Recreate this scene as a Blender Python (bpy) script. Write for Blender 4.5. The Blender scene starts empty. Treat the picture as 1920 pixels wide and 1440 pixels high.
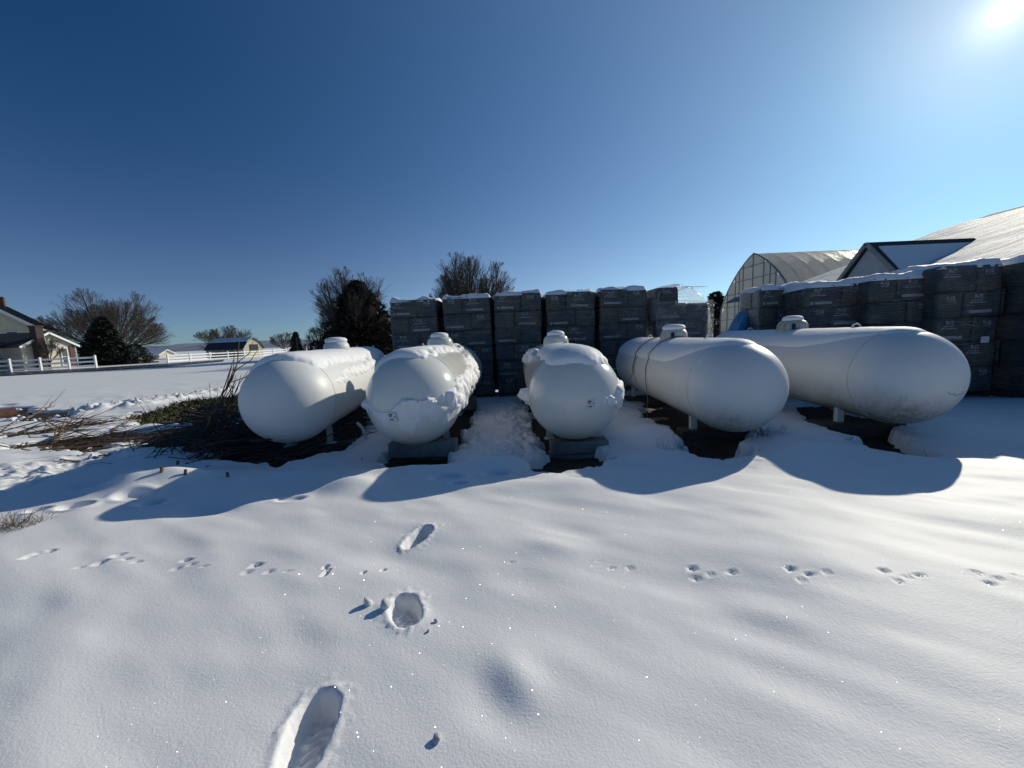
import bpy, bmesh, math, random
import numpy as np
from mathutils import Vector, Matrix

# ------------------------------------------------------------------ camera, sky, sun, exposure
scn = bpy.context.scene
COL = scn.collection
EYE = 1.38
FPX = 725.0                       # focal length in pixels of the 1920-wide photograph
PITCH, ROLL = math.radians(6.85), math.radians(2.4)
_f = np.array([0, math.cos(PITCH), -math.sin(PITCH)])
_u0 = np.array([0, math.sin(PITCH), math.cos(PITCH)])
_r0 = np.array([1.0, 0, 0])
_r = math.cos(ROLL) * _r0 - math.sin(ROLL) * _u0
_u = math.sin(ROLL) * _r0 + math.cos(ROLL) * _u0
cd = bpy.data.cameras.new('camera')
cam = bpy.data.objects.new('camera', cd)
COL.objects.link(cam)
cd.sensor_width = 36.0
cd.lens = 36.0 * FPX / 1920
cd.clip_start, cd.clip_end = 0.05, 12000
M = Matrix(((_r[0], _u[0], -_f[0], 0), (_r[1], _u[1], -_f[1], 0), (_r[2], _u[2], -_f[2], EYE), (0, 0, 0, 1)))
cam.matrix_world = M
scn.camera = cam

SUN_EL, SUN_AZ = math.radians(24.6), math.radians(50.05)      # azimuth from +Y towards +X
SUN = np.array([math.sin(SUN_AZ) * math.cos(SUN_EL), math.cos(SUN_AZ) * math.cos(SUN_EL), math.sin(SUN_EL)])

world = bpy.data.worlds.new('World')
scn.world = world
world.use_nodes = True
wn, wl = world.node_tree.nodes, world.node_tree.links
wn.clear()
w_out = wn.new('ShaderNodeOutputWorld')
w_bg = wn.new('ShaderNodeBackground')
w_bg.inputs['Strength'].default_value = 0.095
sky = wn.new('ShaderNodeTexSky')
sky.sky_type = 'NISHITA'
sky.sun_disc = False
sky.sun_elevation = SUN_EL
sky.sun_rotation = SUN_AZ
sky.altitude = 100
sky.air_density = 0.6
sky.dust_density = 0.3
sky.ozone_density = 2.5
# the glow of the air close round the sun (the sun stands in the picture's corner)
w_geo = wn.new('ShaderNodeNewGeometry')
w_dot = wn.new('ShaderNodeVectorMath'); w_dot.operation = 'DOT_PRODUCT'
w_neg = wn.new('ShaderNodeVectorMath'); w_neg.operation = 'SCALE'; w_neg.inputs['Scale'].default_value = -1.0
w_dot.inputs[1].default_value = tuple(SUN)
wl.new(w_geo.outputs['Incoming'], w_neg.inputs[0])
wl.new(w_neg.outputs[0], w_dot.inputs[0])
w_cl = wn.new('ShaderNodeMath'); w_cl.operation = 'MAXIMUM'; w_cl.inputs[1].default_value = 0.0
wl.new(w_dot.outputs['Value'], w_cl.inputs[0])
# (power of the cosine to the sun, power of the nearness to the horizon, radiance)
w_sep = wn.new('ShaderNodeSeparateXYZ'); wl.new(w_neg.outputs[0], w_sep.inputs[0])
w_z = wn.new('ShaderNodeMath'); w_z.operation = 'ABSOLUTE'; wl.new(w_sep.outputs[2], w_z.inputs[0])
w_h = wn.new('ShaderNodeMath'); w_h.operation = 'SUBTRACT'; w_h.inputs[0].default_value = 1.0; wl.new(w_z.outputs[0], w_h.inputs[1])
GLOW = ((2, 0, (1.26, 1.91, 3.1)), (10, 0, (1.9, 1.5, 0.8)), (0, 6, (2.7, 1.25, 0.1)), (2, 6, (6.8, 6.9, 3.2)), (120, 0, (4.2, 2.4, 1.2)),
        (1600, 0, (6.0, 5.7, 5.0)), (40000, 0, (420.0, 408.0, 370.0)))
w_hs = wn.new('ShaderNodeVectorMath'); w_hs.operation = 'MULTIPLY'; w_hs.inputs[1].default_value = (0.18, 0.77, 1.09)
wl.new(sky.outputs[0], w_hs.inputs[0])
prev = w_hs.outputs[0]
for expo, hor, rad_ in GLOW:
    fac = None
    for src, e_ in ((w_cl.outputs[0], expo), (w_h.outputs[0], hor)):
        if not e_: continue
        p = wn.new('ShaderNodeMath'); p.operation = 'POWER'; p.inputs[1].default_value = e_
        wl.new(src, p.inputs[0])
        if fac is None: fac = p.outputs[0]
        else:
            q = wn.new('ShaderNodeMath'); q.operation = 'MULTIPLY'; wl.new(fac, q.inputs[0]); wl.new(p.outputs[0], q.inputs[1]); fac = q.outputs[0]
    m = wn.new('ShaderNodeVectorMath'); m.operation = 'SCALE'
    m.inputs[0].default_value = rad_
    wl.new(fac, m.inputs['Scale'])
    a = wn.new('ShaderNodeVectorMath'); a.operation = 'ADD'
    wl.new(prev, a.inputs[0]); wl.new(m.outputs[0], a.inputs[1])
    prev = a.outputs[0]
wl.new(prev, w_bg.inputs['Color'])
wl.new(w_bg.outputs[0], w_out.inputs[0])

sd = bpy.data.lights.new('sun', 'SUN')
sd.energy = 5.0
sd.angle = math.radians(0.53)
sd.color = (1.0, 0.93, 0.77)
sun = bpy.data.objects.new('sun', sd)
COL.objects.link(sun)
sun.location = (30, 30, 30)
sun.rotation_euler = Vector((-SUN[0], -SUN[1], -SUN[2])).to_track_quat('-Z', 'Y').to_euler()

scn.view_settings.view_transform = 'Standard'
scn.view_settings.look = 'None'
scn.view_settings.exposure = -0.55
scn.view_settings.gamma = 1.0
scn.view_settings.use_curve_mapping = False
scn.render.engine = 'CYCLES'
scn.cycles.max_bounces = 8
scn.cycles.diffuse_bounces = 4
scn.cycles.transparent_max_bounces = 12
scn.cycles.sample_clamp_indirect = 8.0


# ------------------------------------------------------------------ helpers
def R(a): return math.radians(a)

def ray(x, y):
    return _f + (x - 960) / FPX * _r + (720 - y) / FPX * _u

def sstep(a, b, x):
    t = np.clip((x - a) / (b - a), 0, 1)
    return t * t * (3 - 2 * t)

def base_z(y):
    """the snow lies deeper on the camera's side of the tanks"""
    return .21 * sstep(9.0, 4.0, y)

def G(x, y):
    """ground point measured in the photograph"""
    d = ray(x, y); z = 0.0
    for _ in range(25):
        t = (z - EYE) / d[2]; z = .5 * z + .5 * float(base_z(np.float64(t * d[1])))
    return np.array([t * d[0], t * d[1]])

def A(x, y, Y):
    d = ray(x, y); t = Y / d[1]
    return np.array([t * d[0], Y, EYE + t * d[2]])

def _hash(ix, iy, seed):
    h = (ix.astype(np.int64) * 374761393 + iy.astype(np.int64) * 668265263 + seed * 1274126177) & 0xFFFFFFFF
    h = ((h ^ (h >> 13)) * 1274126177) & 0xFFFFFFFF
    h = h ^ (h >> 16)
    return (h & 0xFFFFFF) / float(0xFFFFFF)

def vnoise(x, y, seed=0):
    x = np.asarray(x, float); y = np.asarray(y, float)
    ix, iy = np.floor(x), np.floor(y)
    fx, fy = x - ix, y - iy
    fx = fx * fx * fx * (fx * (fx * 6 - 15) + 10); fy = fy * fy * fy * (fy * (fy * 6 - 15) + 10)
    a = _hash(ix, iy, seed); b = _hash(ix + 1, iy, seed); c = _hash(ix, iy + 1, seed); d = _hash(ix + 1, iy + 1, seed)
    return (a + (b - a) * fx) * (1 - fy) + (c + (d - c) * fx) * fy - 0.5

def fbm(x, y, seed=0, octv=4, gain=0.5):
    s = 0; amp = 1.0
    for k in range(octv):
        s = s + amp * vnoise(x * 2 ** k + 17.3 * k, y * 2 ** k - 9.1 * k, seed + k)
        amp *= gain
    return s

def poly_sd(x, y, poly):
    """signed distance to a polygon, negative inside"""
    P = np.asarray(poly, float); n = len(P)
    d = np.full(x.shape, 1e9); ins = np.zeros(x.shape, bool)
    for i in range(n):
        a, b = P[i], P[(i + 1) % n]
        ex, ey = b - a
        wx, wy = x - a[0], y - a[1]
        t = np.clip((wx * ex + wy * ey) / (ex * ex + ey * ey + 1e-12), 0, 1)
        d = np.minimum(d, (wx - t * ex) ** 2 + (wy - t * ey) ** 2)
        c = ((a[1] <= y) != (b[1] <= y))
        with np.errstate(divide='ignore', invalid='ignore'):
            xi = a[0] + (y - a[1]) / (b[1] - a[1] if b[1] != a[1] else 1e-12) * ex
        ins ^= c & (x < xi)
    d = np.sqrt(d)
    return np.where(ins, -d, d)

def line_d(x, y, pts):
    d = np.full(x.shape, 1e9)
    for a, b in zip(pts[:-1], pts[1:]):
        ex, ey = b[0] - a[0], b[1] - a[1]
        t = np.clip(((x - a[0]) * ex + (y - a[1]) * ey) / (ex * ex + ey * ey), 0, 1)
        d = np.minimum(d, (x - a[0] - t * ex) ** 2 + (y - a[1] - t * ey) ** 2)
    return np.sqrt(d)

def mesh_np(name, V, F, smooth=False):
    """mesh from numpy arrays; F is an (n,4) or (n,3) array or a list of index lists"""
    me = bpy.data.meshes.new(name)
    if isinstance(F, np.ndarray):
        V = np.asarray(V, np.float32); n, k = F.shape
        me.vertices.add(len(V)); me.vertices.foreach_set('co', V.ravel())
        me.loops.add(n * k); me.loops.foreach_set('vertex_index', F.astype(np.int32).ravel())
        me.polygons.add(n)
        me.polygons.foreach_set('loop_start', np.arange(0, n * k, k, dtype=np.int32))
        me.polygons.foreach_set('loop_total', np.full(n, k, np.int32))
        me.update(calc_edges=True)
    else:
        me.from_pydata([tuple(map(float, v)) for v in V], [], [tuple(int(i) for i in f) for f in F])
    if smooth:
        me.polygons.foreach_set('use_smooth', np.ones(len(me.polygons), bool))
    me.validate()
    me.update()
    return me

def link(name, me, m=None, parent=None, loc=None, rot=None, label=None):
    o = bpy.data.objects.new(name, me)
    COL.objects.link(o)
    if m is not None and len(me.materials) == 0: me.materials.append(m)
    if parent is not None: o.parent = parent
    if loc is not None: o.location = loc
    if rot is not None: o.rotation_euler = rot
    if label: o['label'] = label
    return o

def tag(o, label=None, cat=None, group=None, kind=None):
    if label: o['label'] = label
    if cat: o['category'] = cat
    if group: o['group'] = group
    if kind: o['kind'] = kind
    return o

def thing(name, label, cat, loc=(0, 0, 0), rz=0.0, group=None):
    o = bpy.data.objects.new(name, None)
    COL.objects.link(o)
    o.location = loc; o.rotation_euler = (0, 0, rz)
    o.empty_display_size = 0.2
    return tag(o, label, cat, group)

class MB:
    """collects simple shapes into one mesh"""
    def __init__(s): s.V = []; s.F = []; s.n = 0
    def add(s, V, F):
        V = np.asarray(V, float)
        s.F += [[i + s.n for i in f] for f in F]; s.V.append(V); s.n += len(V); return s
    def box(s, c, d, rz=0.0, M=None, bev=0.0):
        x, y, z = d[0] / 2, d[1] / 2, d[2] / 2
        if bev > 0:
            b = bev; V = []
            for sx in (-1, 1):
                for sy in (-1, 1):
                    for sz in (-1, 1):
                        V += [(sx * x, sy * (y - b), sz * (z - b)), (sx * (x - b), sy * y, sz * (z - b)), (sx * (x - b), sy * (y - b), sz * z)]
            bm = bmesh.new()
            for v in V: bm.verts.new(v)
            bmesh.ops.convex_hull(bm, input=bm.verts[:])
            bm.verts.index_update()
            V = np.array([v.co[:] for v in bm.verts]); F = [[v.index for v in f.verts] for f in bm.faces]; bm.free()
        else:
            V = np.array([(-x, -y, -z), (x, -y, -z), (x, y, -z), (-x, y, -z), (-x, -y, z), (x, -y, z), (x, y, z), (-x, y, z)])
            F = [[0, 3, 2, 1], [4, 5, 6, 7], [0, 1, 5, 4], [1, 2, 6, 5], [2, 3, 7, 6], [3, 0, 4, 7]]
        if M is not None: V = V @ np.asarray(M).T
        if rz:
            c_, s_ = math.cos(rz), math.sin(rz)
            V = V @ np.array([[c_, s_, 0], [-s_, c_, 0], [0, 0, 1]])
        return s.add(V + np.asarray(c, float), F)
    def bar(s, a, b, w, h=None):
        """box bar between two points"""
        a, b = np.asarray(a, float), np.asarray(b, float)
        h = h or w; d = b - a; L = np.linalg.norm(d); d = d / L
        up = np.array([0, 0, 1.0]) if abs(d[2]) < .95 else np.array([0, 1.0, 0])
        sx = np.cross(d, up); sx /= np.linalg.norm(sx); sz = np.cross(sx, d)
        return s.box((a + b) / 2, (w, L, h), M=np.stack([sx, d, sz], 1))
    def tube(s, pts, rad, n=8, cap=True):
        P = np.asarray(pts, float); k = len(P)
        rad = np.broadcast_to(np.asarray(rad, float), (k,))
        V = []; F = []
        prevx = None
        for i in range(k):
            d = P[min(i + 1, k - 1)] - P[max(i - 1, 0)]; d = d / (np.linalg.norm(d) + 1e-9)
            ref = prevx if prevx is not None else (np.array([1.0, 0, 0]) if abs(d[0]) < .9 else np.array([0, 1.0, 0]))
            x = ref - d * (ref @ d); x /= np.linalg.norm(x) + 1e-9; prevx = x
            y = np.cross(d, x)
            t = np.linspace(0, 2 * math.pi, n, endpoint=False)
            V.append(P[i] + rad[i] * (np.cos(t)[:, None] * x + np.sin(t)[:, None] * y))
        for i in range(k - 1):
            for j in range(n):
                F.append([i * n + j, i * n + (j + 1) % n, (i + 1) * n + (j + 1) % n, (i + 1) * n + j])
        if cap: F += [list(range(n))[::-1], [(k - 1) * n + j for j in range(n)]]
        return s.add(np.concatenate(V), F)
    def lathe(s, prof, n=24, axis='z', c=(0, 0, 0)):
        V = []; F = []; t = np.linspace(0, 2 * math.pi, n, endpoint=False); k = len(prof)
        for r_, h_ in prof:
            if axis == 'z': V.append(np.stack([r_ * np.cos(t), r_ * np.sin(t), np.full(n, h_)], 1))
            else: V.append(np.stack([r_ * np.cos(t), np.full(n, h_), -r_ * np.sin(t)], 1))
        for i in range(k - 1):
            for j in range(n):
                F.append([i * n + j, i * n + (j + 1) % n, (i + 1) * n + (j + 1) % n, (i + 1) * n + j])
        if prof[0][0] > 1e-6: F.append(list(range(n))[::-1])
        if prof[-1][0] > 1e-6: F.append([(k - 1) * n + j for j in range(n)])
        return s.add(np.concatenate(V) + np.asarray(c, float), F)
    def mesh(s, name, smooth=False):
        return mesh_np(name, np.concatenate(s.V), s.F, smooth)
    def build(s, name, m, parent=None, smooth=False, loc=None, rot=None, label=None):
        return link(name, s.mesh(name, smooth), m, parent, loc, rot, label)

def auto_smooth(o, deg=40):
    me = o.data
    me.polygons.foreach_set('use_smooth', np.ones(len(me.polygons), bool))
    try: me.set_sharp_from_angle(angle=R(deg))
    except Exception: pass
    return o

def copy_tree(o, parent=None):
    c = o.copy(); COL.objects.link(c)
    if parent is not None: c.parent = parent
    for ch in o.children: copy_tree(ch, c)
    return c

# ------------------------------------------------------------------ materials
class NT:
    def __init__(s, name):
        s.m = bpy.data.materials.new(name); s.m.use_nodes = True
        s.t = s.m.node_tree; s.n = s.t.nodes; s.l = s.t.links
        s.b = s.n['Principled BSDF']; s.o = s.n['Material Output']
    def new(s, ty, **kw):
        n = s.n.new(ty)
        for k, v in kw.items():
            if hasattr(n, k): setattr(n, k, v)
        return n
    def set(s, node, name, v):
        if hasattr(v, 'is_linked') or isinstance(v, bpy.types.NodeSocket): s.l.new(v, node.inputs[name])
        else: node.inputs[name].default_value = v
    def p(s, name, v): s.set(s.b, name, v)
    def coords(s, kind='Object', scale=(1, 1, 1), rot=(0, 0, 0)):
        tc = s.new('ShaderNodeTexCoord'); mp = s.new('ShaderNodeMapping')
        mp.inputs['Scale'].default_value = scale; mp.inputs['Rotation'].default_value = rot
        s.l.new(tc.outputs[kind], mp.inputs['Vector']); return mp.outputs[0]
    def noise(s, vec, scale, detail=4, rough=.55, dist=0.0):
        n = s.new('ShaderNodeTexNoise')
        n.inputs['Scale'].default_value = scale; n.inputs['Detail'].default_value = detail
        n.inputs['Roughness'].default_value = rough; n.inputs['Distortion'].default_value = dist
        if vec is not None: s.l.new(vec, n.inputs['Vector'])
        return n.outputs['Fac']
    def ramp(s, fac, stops, interp='LINEAR'):
        r = s.new('ShaderNodeValToRGB'); r.color_ramp.interpolation = interp
        el = r.color_ramp.elements
        while len(el) < len(stops): el.new(.5)
        for e, (p, c) in zip(el, stops):
            e.position = p; e.color = (c, c, c, 1) if not hasattr(c, '__len__') else (*c[:3], 1)
        s.l.new(fac, r.inputs[0]); return r.outputs[0]
    def math(s, op, a, b=0.0, clamp=False):
        n = s.new('ShaderNodeMath'); n.operation = op; n.use_clamp = clamp
        s.set(n, 0, a); s.set(n, 1, b); return n.outputs[0]
    def mix(s, fac, a, b, mode='MIX'):
        n = s.new('ShaderNodeMix'); n.data_type = 'RGBA'; n.blend_type = mode
        for i, v in ((0, fac), (6, a), (7, b)):
            if isinstance(v, bpy.types.NodeSocket): s.l.new(v, n.inputs[i])
            else: n.inputs[i].default_value = (v if i == 0 else ((*v[:3], 1)))
        return n.outputs[2]
    def bump(s, h, strength=.3, dist=.01, normal=None):
        n = s.new('ShaderNodeBump'); n.inputs['Strength'].default_value = strength; n.inputs['Distance'].default_value = dist
        s.l.new(h, n.inputs['Height'])
        if normal is not None: s.l.new(normal, n.inputs['Normal'])
        return n.outputs[0]

def simple(name, col, rough=.6, var=.12, scale=6.0, bump=.0, bscale=40, metal=0.0, spec=.5, stretch=(1, 1, 1)):
    t = NT(name); v = t.coords('Object', stretch)
    n = t.noise(v, scale, 5)
    lo = tuple(max(0, c * (1 - var)) for c in col); hi = tuple(min(1, c * (1 + var)) for c in col)
    t.p('Base Color', t.ramp(n, [(.3, lo), (.7, hi)]))
    t.p('Roughness', rough); t.p('Metallic', metal); t.p('Specular IOR Level', spec)
    if bump:
        t.p('Normal', t.bump(t.noise(v, bscale, 4), bump, .01))
    return t.m

def snow_material(name, col=(0.85, 0.85, 0.855), sparkle=True, grain=1.0):
    t = NT(name); v = t.coords('Object')
    t.p('Base Color', (*col, 1)); t.p('Roughness', .62); t.p('Specular IOR Level', .35)
    n1 = t.noise(v, 120, 3, .6); n2 = t.noise(v, 30, 4, .6)
    h = t.math('ADD', t.math('MULTIPLY', n1, .0012 * grain), t.math('MULTIPLY', n2, .0012 * grain))
    bm = t.new('ShaderNodeBump'); bm.inputs['Strength'].default_value = 1.0; bm.inputs['Distance'].default_value = 1.0
    t.l.new(h, bm.inputs['Height'])
    t.p('Normal', bm.outputs[0])
    if sparkle:
        # single crystals: each cell is a small mirror facet with a tilt of its own
        vo = t.new('ShaderNodeTexVoronoi'); vo.feature = 'F1'; vo.inputs['Scale'].default_value = 230
        t.l.new(v, vo.inputs['Vector'])
        spot = t.math('LESS_THAN', vo.outputs['Distance'], .24)
        sep = t.new('ShaderNodeSeparateColor'); t.l.new(vo.outputs['Color'], sep.inputs[0])
        cx = t.math('MULTIPLY', t.math('SUBTRACT', sep.outputs[0], .5), 2.0)
        cy = t.math('MULTIPLY', t.math('SUBTRACT', sep.outputs[1], .5), 2.0)
        cb = t.new('ShaderNodeCombineXYZ'); t.l.new(cx, cb.inputs[0]); t.l.new(cy, cb.inputs[1]); cb.inputs[2].default_value = .75
        nm = t.new('ShaderNodeVectorMath'); nm.operation = 'NORMALIZE'; t.l.new(cb.outputs[0], nm.inputs[0])
        gl = t.new('ShaderNodeBsdfGlossy'); gl.inputs['Roughness'].default_value = .17
        t.l.new(nm.outputs[0], gl.inputs['Normal'])
        mx = t.new('ShaderNodeMixShader')
        t.l.new(t.math('MULTIPLY', spot, .09), mx.inputs[0])
        t.l.new(t.b.outputs[0], mx.inputs[1]); t.l.new(gl.outputs[0], mx.inputs[2])
        t.l.new(mx.outputs[0], t.o.inputs['Surface'])
    return t.m

def tank_material(name, base, seed, dirt):
    gloss = .12 if seed in (2, 3) else .45
    t = NT(name); v = t.coords('Object')
    tc = t.new('ShaderNodeTexCoord'); sep = t.new('ShaderNodeSeparateXYZ'); t.l.new(tc.outputs['Object'], sep.inputs[0])
    st = t.noise(t.coords('Object', (14, 14, .7)), 2.2, 5, .65)            # rain streaks
    bl = t.noise(v, 1.7 + seed * .1, 5, .6)
    sp = t.noise(v, 26, 3, .6)
    c = t.mix(t.ramp(st, [(.42, 0), (.8, .3)]), base, tuple(b * .84 for b in base))
    c = t.mix(t.ramp(bl, [(.45, 0), (.72, .35)]), c, tuple(b * f for b, f in zip(base, (.86, .86, .80))))
    # algae and splashed dirt that has settled along the belly
    low = t.ramp(t.math('ADD', sep.outputs[2], t.math('MULTIPLY', t.math('SUBTRACT', bl, .5), .55)), [(.0, 1), (.30 + .12 * dirt, 0)])
    low.node.color_ramp.interpolation = 'EASE'
    stain = t.math('MULTIPLY', low, t.ramp(st, [(.3, .35), (.65, 1)]))
    stain = t.math('MULTIPLY', stain, .75 * dirt)
    c = t.mix(stain, c, (.16, .135, .075))
    c = t.mix(t.ramp(sp, [(.74, 0), (.80, .55 * dirt)]), c, (.2, .18, .15))
    t.p('Base Color', c); t.p('Roughness', t.ramp(bl, [(.3, gloss), (.7, gloss + .1)])); t.p('Specular IOR Level', .5)
    t.p('Normal', t.bump(t.noise(v, 2.4, 2), .10, .06))
    return t.m

def bark_material(name, col):
    return simple(name, col, .9, .4, 8, .4, 30)

MAT = {}
MAT['snow'] = snow_material('fresh_snow')
MAT['snow_far'] = snow_material('crusted_snow', sparkle=False)
MAT['snow_cap'] = snow_material('clinging_snow', (0.87, 0.87, 0.88), sparkle=False, grain=1.6)
MAT['thin_ice'] = snow_material('refrozen_snow', (.79, .80, .81), sparkle=False, grain=1.0)
MAT['bark'] = bark_material('grey_bark', (.085, .07, .058))
MAT['bark_dark'] = bark_material('dark_bark', (.05, .042, .036))
MAT['stick'] = bark_material('weathered_stick', (.15, .105, .07))
MAT['concrete'] = simple('damp_concrete', (.17, .18, .175), .85, .35, 5, .5, 35)
MAT['timber'] = simple('wet_timber', (.07, .06, .05), .8, .35, 4, .5, 20, stretch=(1, 6, 6))
MAT['steel_white'] = simple('painted_steel', (.6, .6, .57), .5, .2, 8)
MAT['steel_dark'] = simple('dark_steel', (.05, .05, .052), .5, .3, 8, metal=.3)
MAT['white_vinyl'] = simple('white_vinyl', (.82, .82, .79), .45, .04, 3)
MAT['white_trim'] = simple('white_trim', (.78, .78, .75), .6, .05, 3)
MAT['cream'] = simple('cream_stucco', (.74, .66, .47), .85, .08, 2, .15, 40)
MAT['roof_dark'] = simple('dark_metal_roof', (.035, .037, .04), .42, .2, 2)
MAT['shingle'] = simple('dark_shingle', (.045, .042, .04), .9, .35, 9, .3, 20)
MAT['brown_roof'] = simple('brown_roof', (.055, .036, .03), .8, .25, 5)
MAT['galvanised'] = simple('galvanised', (.28, .28, .28), .5, .15, 4, metal=.5)
MAT['brick_red'] = simple('old_brick', (.13, .06, .045), .9, .3, 9, .4, 30)
MAT['brick_dark'] = simple('sooty_brick', (.055, .038, .03), .9, .35, 9, .4, 30)
MAT['grey_siding'] = simple('grey_siding', (.42, .44, .46), .7, .08, 3)
MAT['tan_siding'] = simple('tan_siding', (.52, .46, .36), .75, .1, 3)
MAT['glass'] = simple('dark_glass', (.02, .025, .03), .08, .2, 2, spec=.8)
MAT['asphalt'] = None

def road_material():
    t = NT('wet_asphalt'); v = t.coords('Object')
    n = t.noise(v, .9, 6, .7)
    t.p('Base Color', t.mix(t.ramp(n, [(.60, 0), (.66, 1)]), (.035, .036, .04), (.8, .82, .85)))
    t.p('Roughness', t.ramp(n, [(.5, .35), (.66, .7)]))
    return t.m
MAT['asphalt'] = road_material()

def soil_material():
    t = NT('wet_soil'); v = t.coords('Object')
    n = t.noise(v, 9, 8, .7); k = t.noise(v, 55, 4, .6)
    c = t.ramp(n, [(.25, (.012, .010, .008)), (.55, (.035, .027, .02)), (.8, (.075, .06, .042))])
    c = t.mix(t.ramp(k, [(.62, 0), (.75, .6)]), c, (.11, .085, .055))
    t.p('Base Color', c); t.p('Roughness', .75)
    t.p('Normal', t.bump(t.math('ADD', n, t.math('MULTIPLY', k, .5)), .9, .03))
    return t.m
MAT['soil'] = soil_material()

def stone_material():
    t = NT('whitewashed_rubble'); v = t.coords('Object')
    vo = t.new('ShaderNodeTexVoronoi'); vo.inputs['Scale'].default_value = 2.6; t.l.new(t.coords('Object', (1, 1, 1.7)), vo.inputs['Vector'])
    n = t.noise(v, 3, 5, .6)
    c = t.mix(t.ramp(n, [(.35, 0), (.7, .6)]), (.60, .56, .46), (.40, .36, .29))
    c = t.mix(t.ramp(vo.outputs['Distance'], [(.0, .25), (.5, 0)]), c, (.28, .25, .2))
    t.p('Base Color', c); t.p('Roughness', .9)
    t.p('Normal', t.bump(vo.outputs['Distance'], .5, .05))
    return t.m
MAT['stone'] = stone_material()

def bale_material():
    t = NT('wrapped_bag'); oi = t.new('ShaderNodeObjectInfo'); v = t.coords('Object')
    ofs = t.new('ShaderNodeVectorMath'); ofs.operation = 'ADD'
    rv = t.new('ShaderNodeCombineXYZ')
    for i in range(3): t.l.new(t.math('MULTIPLY', oi.outputs['Random'], 37.0 + 11 * i), rv.inputs[i])
    t.l.new(v, ofs.inputs[0]); t.l.new(rv.outputs[0], ofs.inputs[1])
    n = t.noise(ofs.outputs[0], 3.2, 4, .6)
    mp = t.new('ShaderNodeMapping'); mp.inputs['Scale'].default_value = (1.6, 1.6, 34); t.l.new(ofs.outputs[0], mp.inputs['Vector'])
    fold = t.noise(mp.outputs[0], 1.6, 4, .6, .4)
    mp2 = t.new('ShaderNodeMapping'); mp2.inputs['Scale'].default_value = (9, 9, 1.2); t.l.new(ofs.outputs[0], mp2.inputs['Vector'])
    vert = t.noise(mp2.outputs[0], 1.2, 3, .6)
    c = t.ramp(n, [(.30, (.030, .040, .047)), (.48, (.066, .074, .078)), (.60, (.13, .105, .078)), (.78, (.042, .056, .062))])
    c = t.mix(t.ramp(fold, [(.55, 0), (.72, .35)]), c, (.20, .21, .22))
    c = t.mix(t.ramp(vert, [(.62, 0), (.72, .4)]), c, (.19, .15, .11))
    c = t.mix(t.math('MULTIPLY', oi.outputs['Random'], .15), c, (.10, .11, .115))
    t.p('Base Color', c)
    t.p('Roughness', t.ramp(fold, [(.35, .16), (.7, .42)]))
    t.p('Specular IOR Level', .55)
    h = t.math('ADD', fold, t.math('MULTIPLY', n, 1.2))
    t.p('Normal', t.bump(h, .85, .03))
    return t.m
MAT['bale'] = bale_material()
MAT['print'] = simple('pale_print', (.30, .32, .34), .35, .35, 22, spec=.5)
MAT['stripe'] = simple('pale_stripe', (.24, .27, .30), .3, .18, 9, spec=.5)

def fold_material():
    t = NT('stretch_film'); tr = t.new('ShaderNodeBsdfTransparent'); gl = t.new('ShaderNodeBsdfGlossy'); df = t.new('ShaderNodeBsdfDiffuse')
    gl.inputs['Roughness'].default_value = .22; df.inputs['Color'].default_value = (.22, .23, .24, 1); gl.inputs['Color'].default_value = (.5, .5, .5, 1)
    m1 = t.new('ShaderNodeMixShader'); m1.inputs[0].default_value = .35
    t.l.new(df.outputs[0], m1.inputs[1]); t.l.new(gl.outputs[0], m1.inputs[2])
    m2 = t.new('ShaderNodeMixShader'); m2.inputs[0].default_value = .45
    t.l.new(tr.outputs[0], m2.inputs[1]); t.l.new(m1.outputs[0], m2.inputs[2]); t.l.new(m2.outputs[0], t.o.inputs['Surface'])
    return t.m
MAT['film_fold'] = fold_material()

def plastic_material(name, op=.35, col=(.8, .82, .84)):
    t = NT(name); v = t.coords('Object', (1, 1, 1))
    n = t.noise(v, 5, 5, .65, 1.2)
    tr = t.new('ShaderNodeBsdfTransparent')
    df = t.new('ShaderNodeBsdfTranslucent'); df.inputs['Color'].default_value = (*col, 1)
    d2 = t.new('ShaderNodeBsdfDiffuse'); d2.inputs['Color'].default_value = (*col, 1)
    gl = t.new('ShaderNodeBsdfGlossy'); gl.inputs['Roughness'].default_value = .18
    b = t.bump(n, .9, .05)
    for q in (df, d2, gl): t.l.new(b, q.inputs['Normal'])
    m1 = t.new('ShaderNodeMixShader'); m1.inputs[0].default_value = .4
    t.l.new(df.outputs[0], m1.inputs[1]); t.l.new(d2.outputs[0], m1.inputs[2])
    m2 = t.new('ShaderNodeMixShader'); m2.inputs[0].default_value = .18
    t.l.new(m1.outputs[0], m2.inputs[1]); t.l.new(gl.outputs[0], m2.inputs[2])
    m3 = t.new('ShaderNodeMixShader')
    t.l.new(t.ramp(n, [(.35, max(0, op - .22)), (.75, min(1, op + .3))]), m3.inputs[0])
    t.l.new(tr.outputs[0], m3.inputs[1]); t.l.new(m2.outputs[0], m3.inputs[2])
    t.l.new(m3.outputs[0], t.o.inputs['Surface'])
    return t.m
MAT['plastic'] = plastic_material('loose_plastic', .5)

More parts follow.
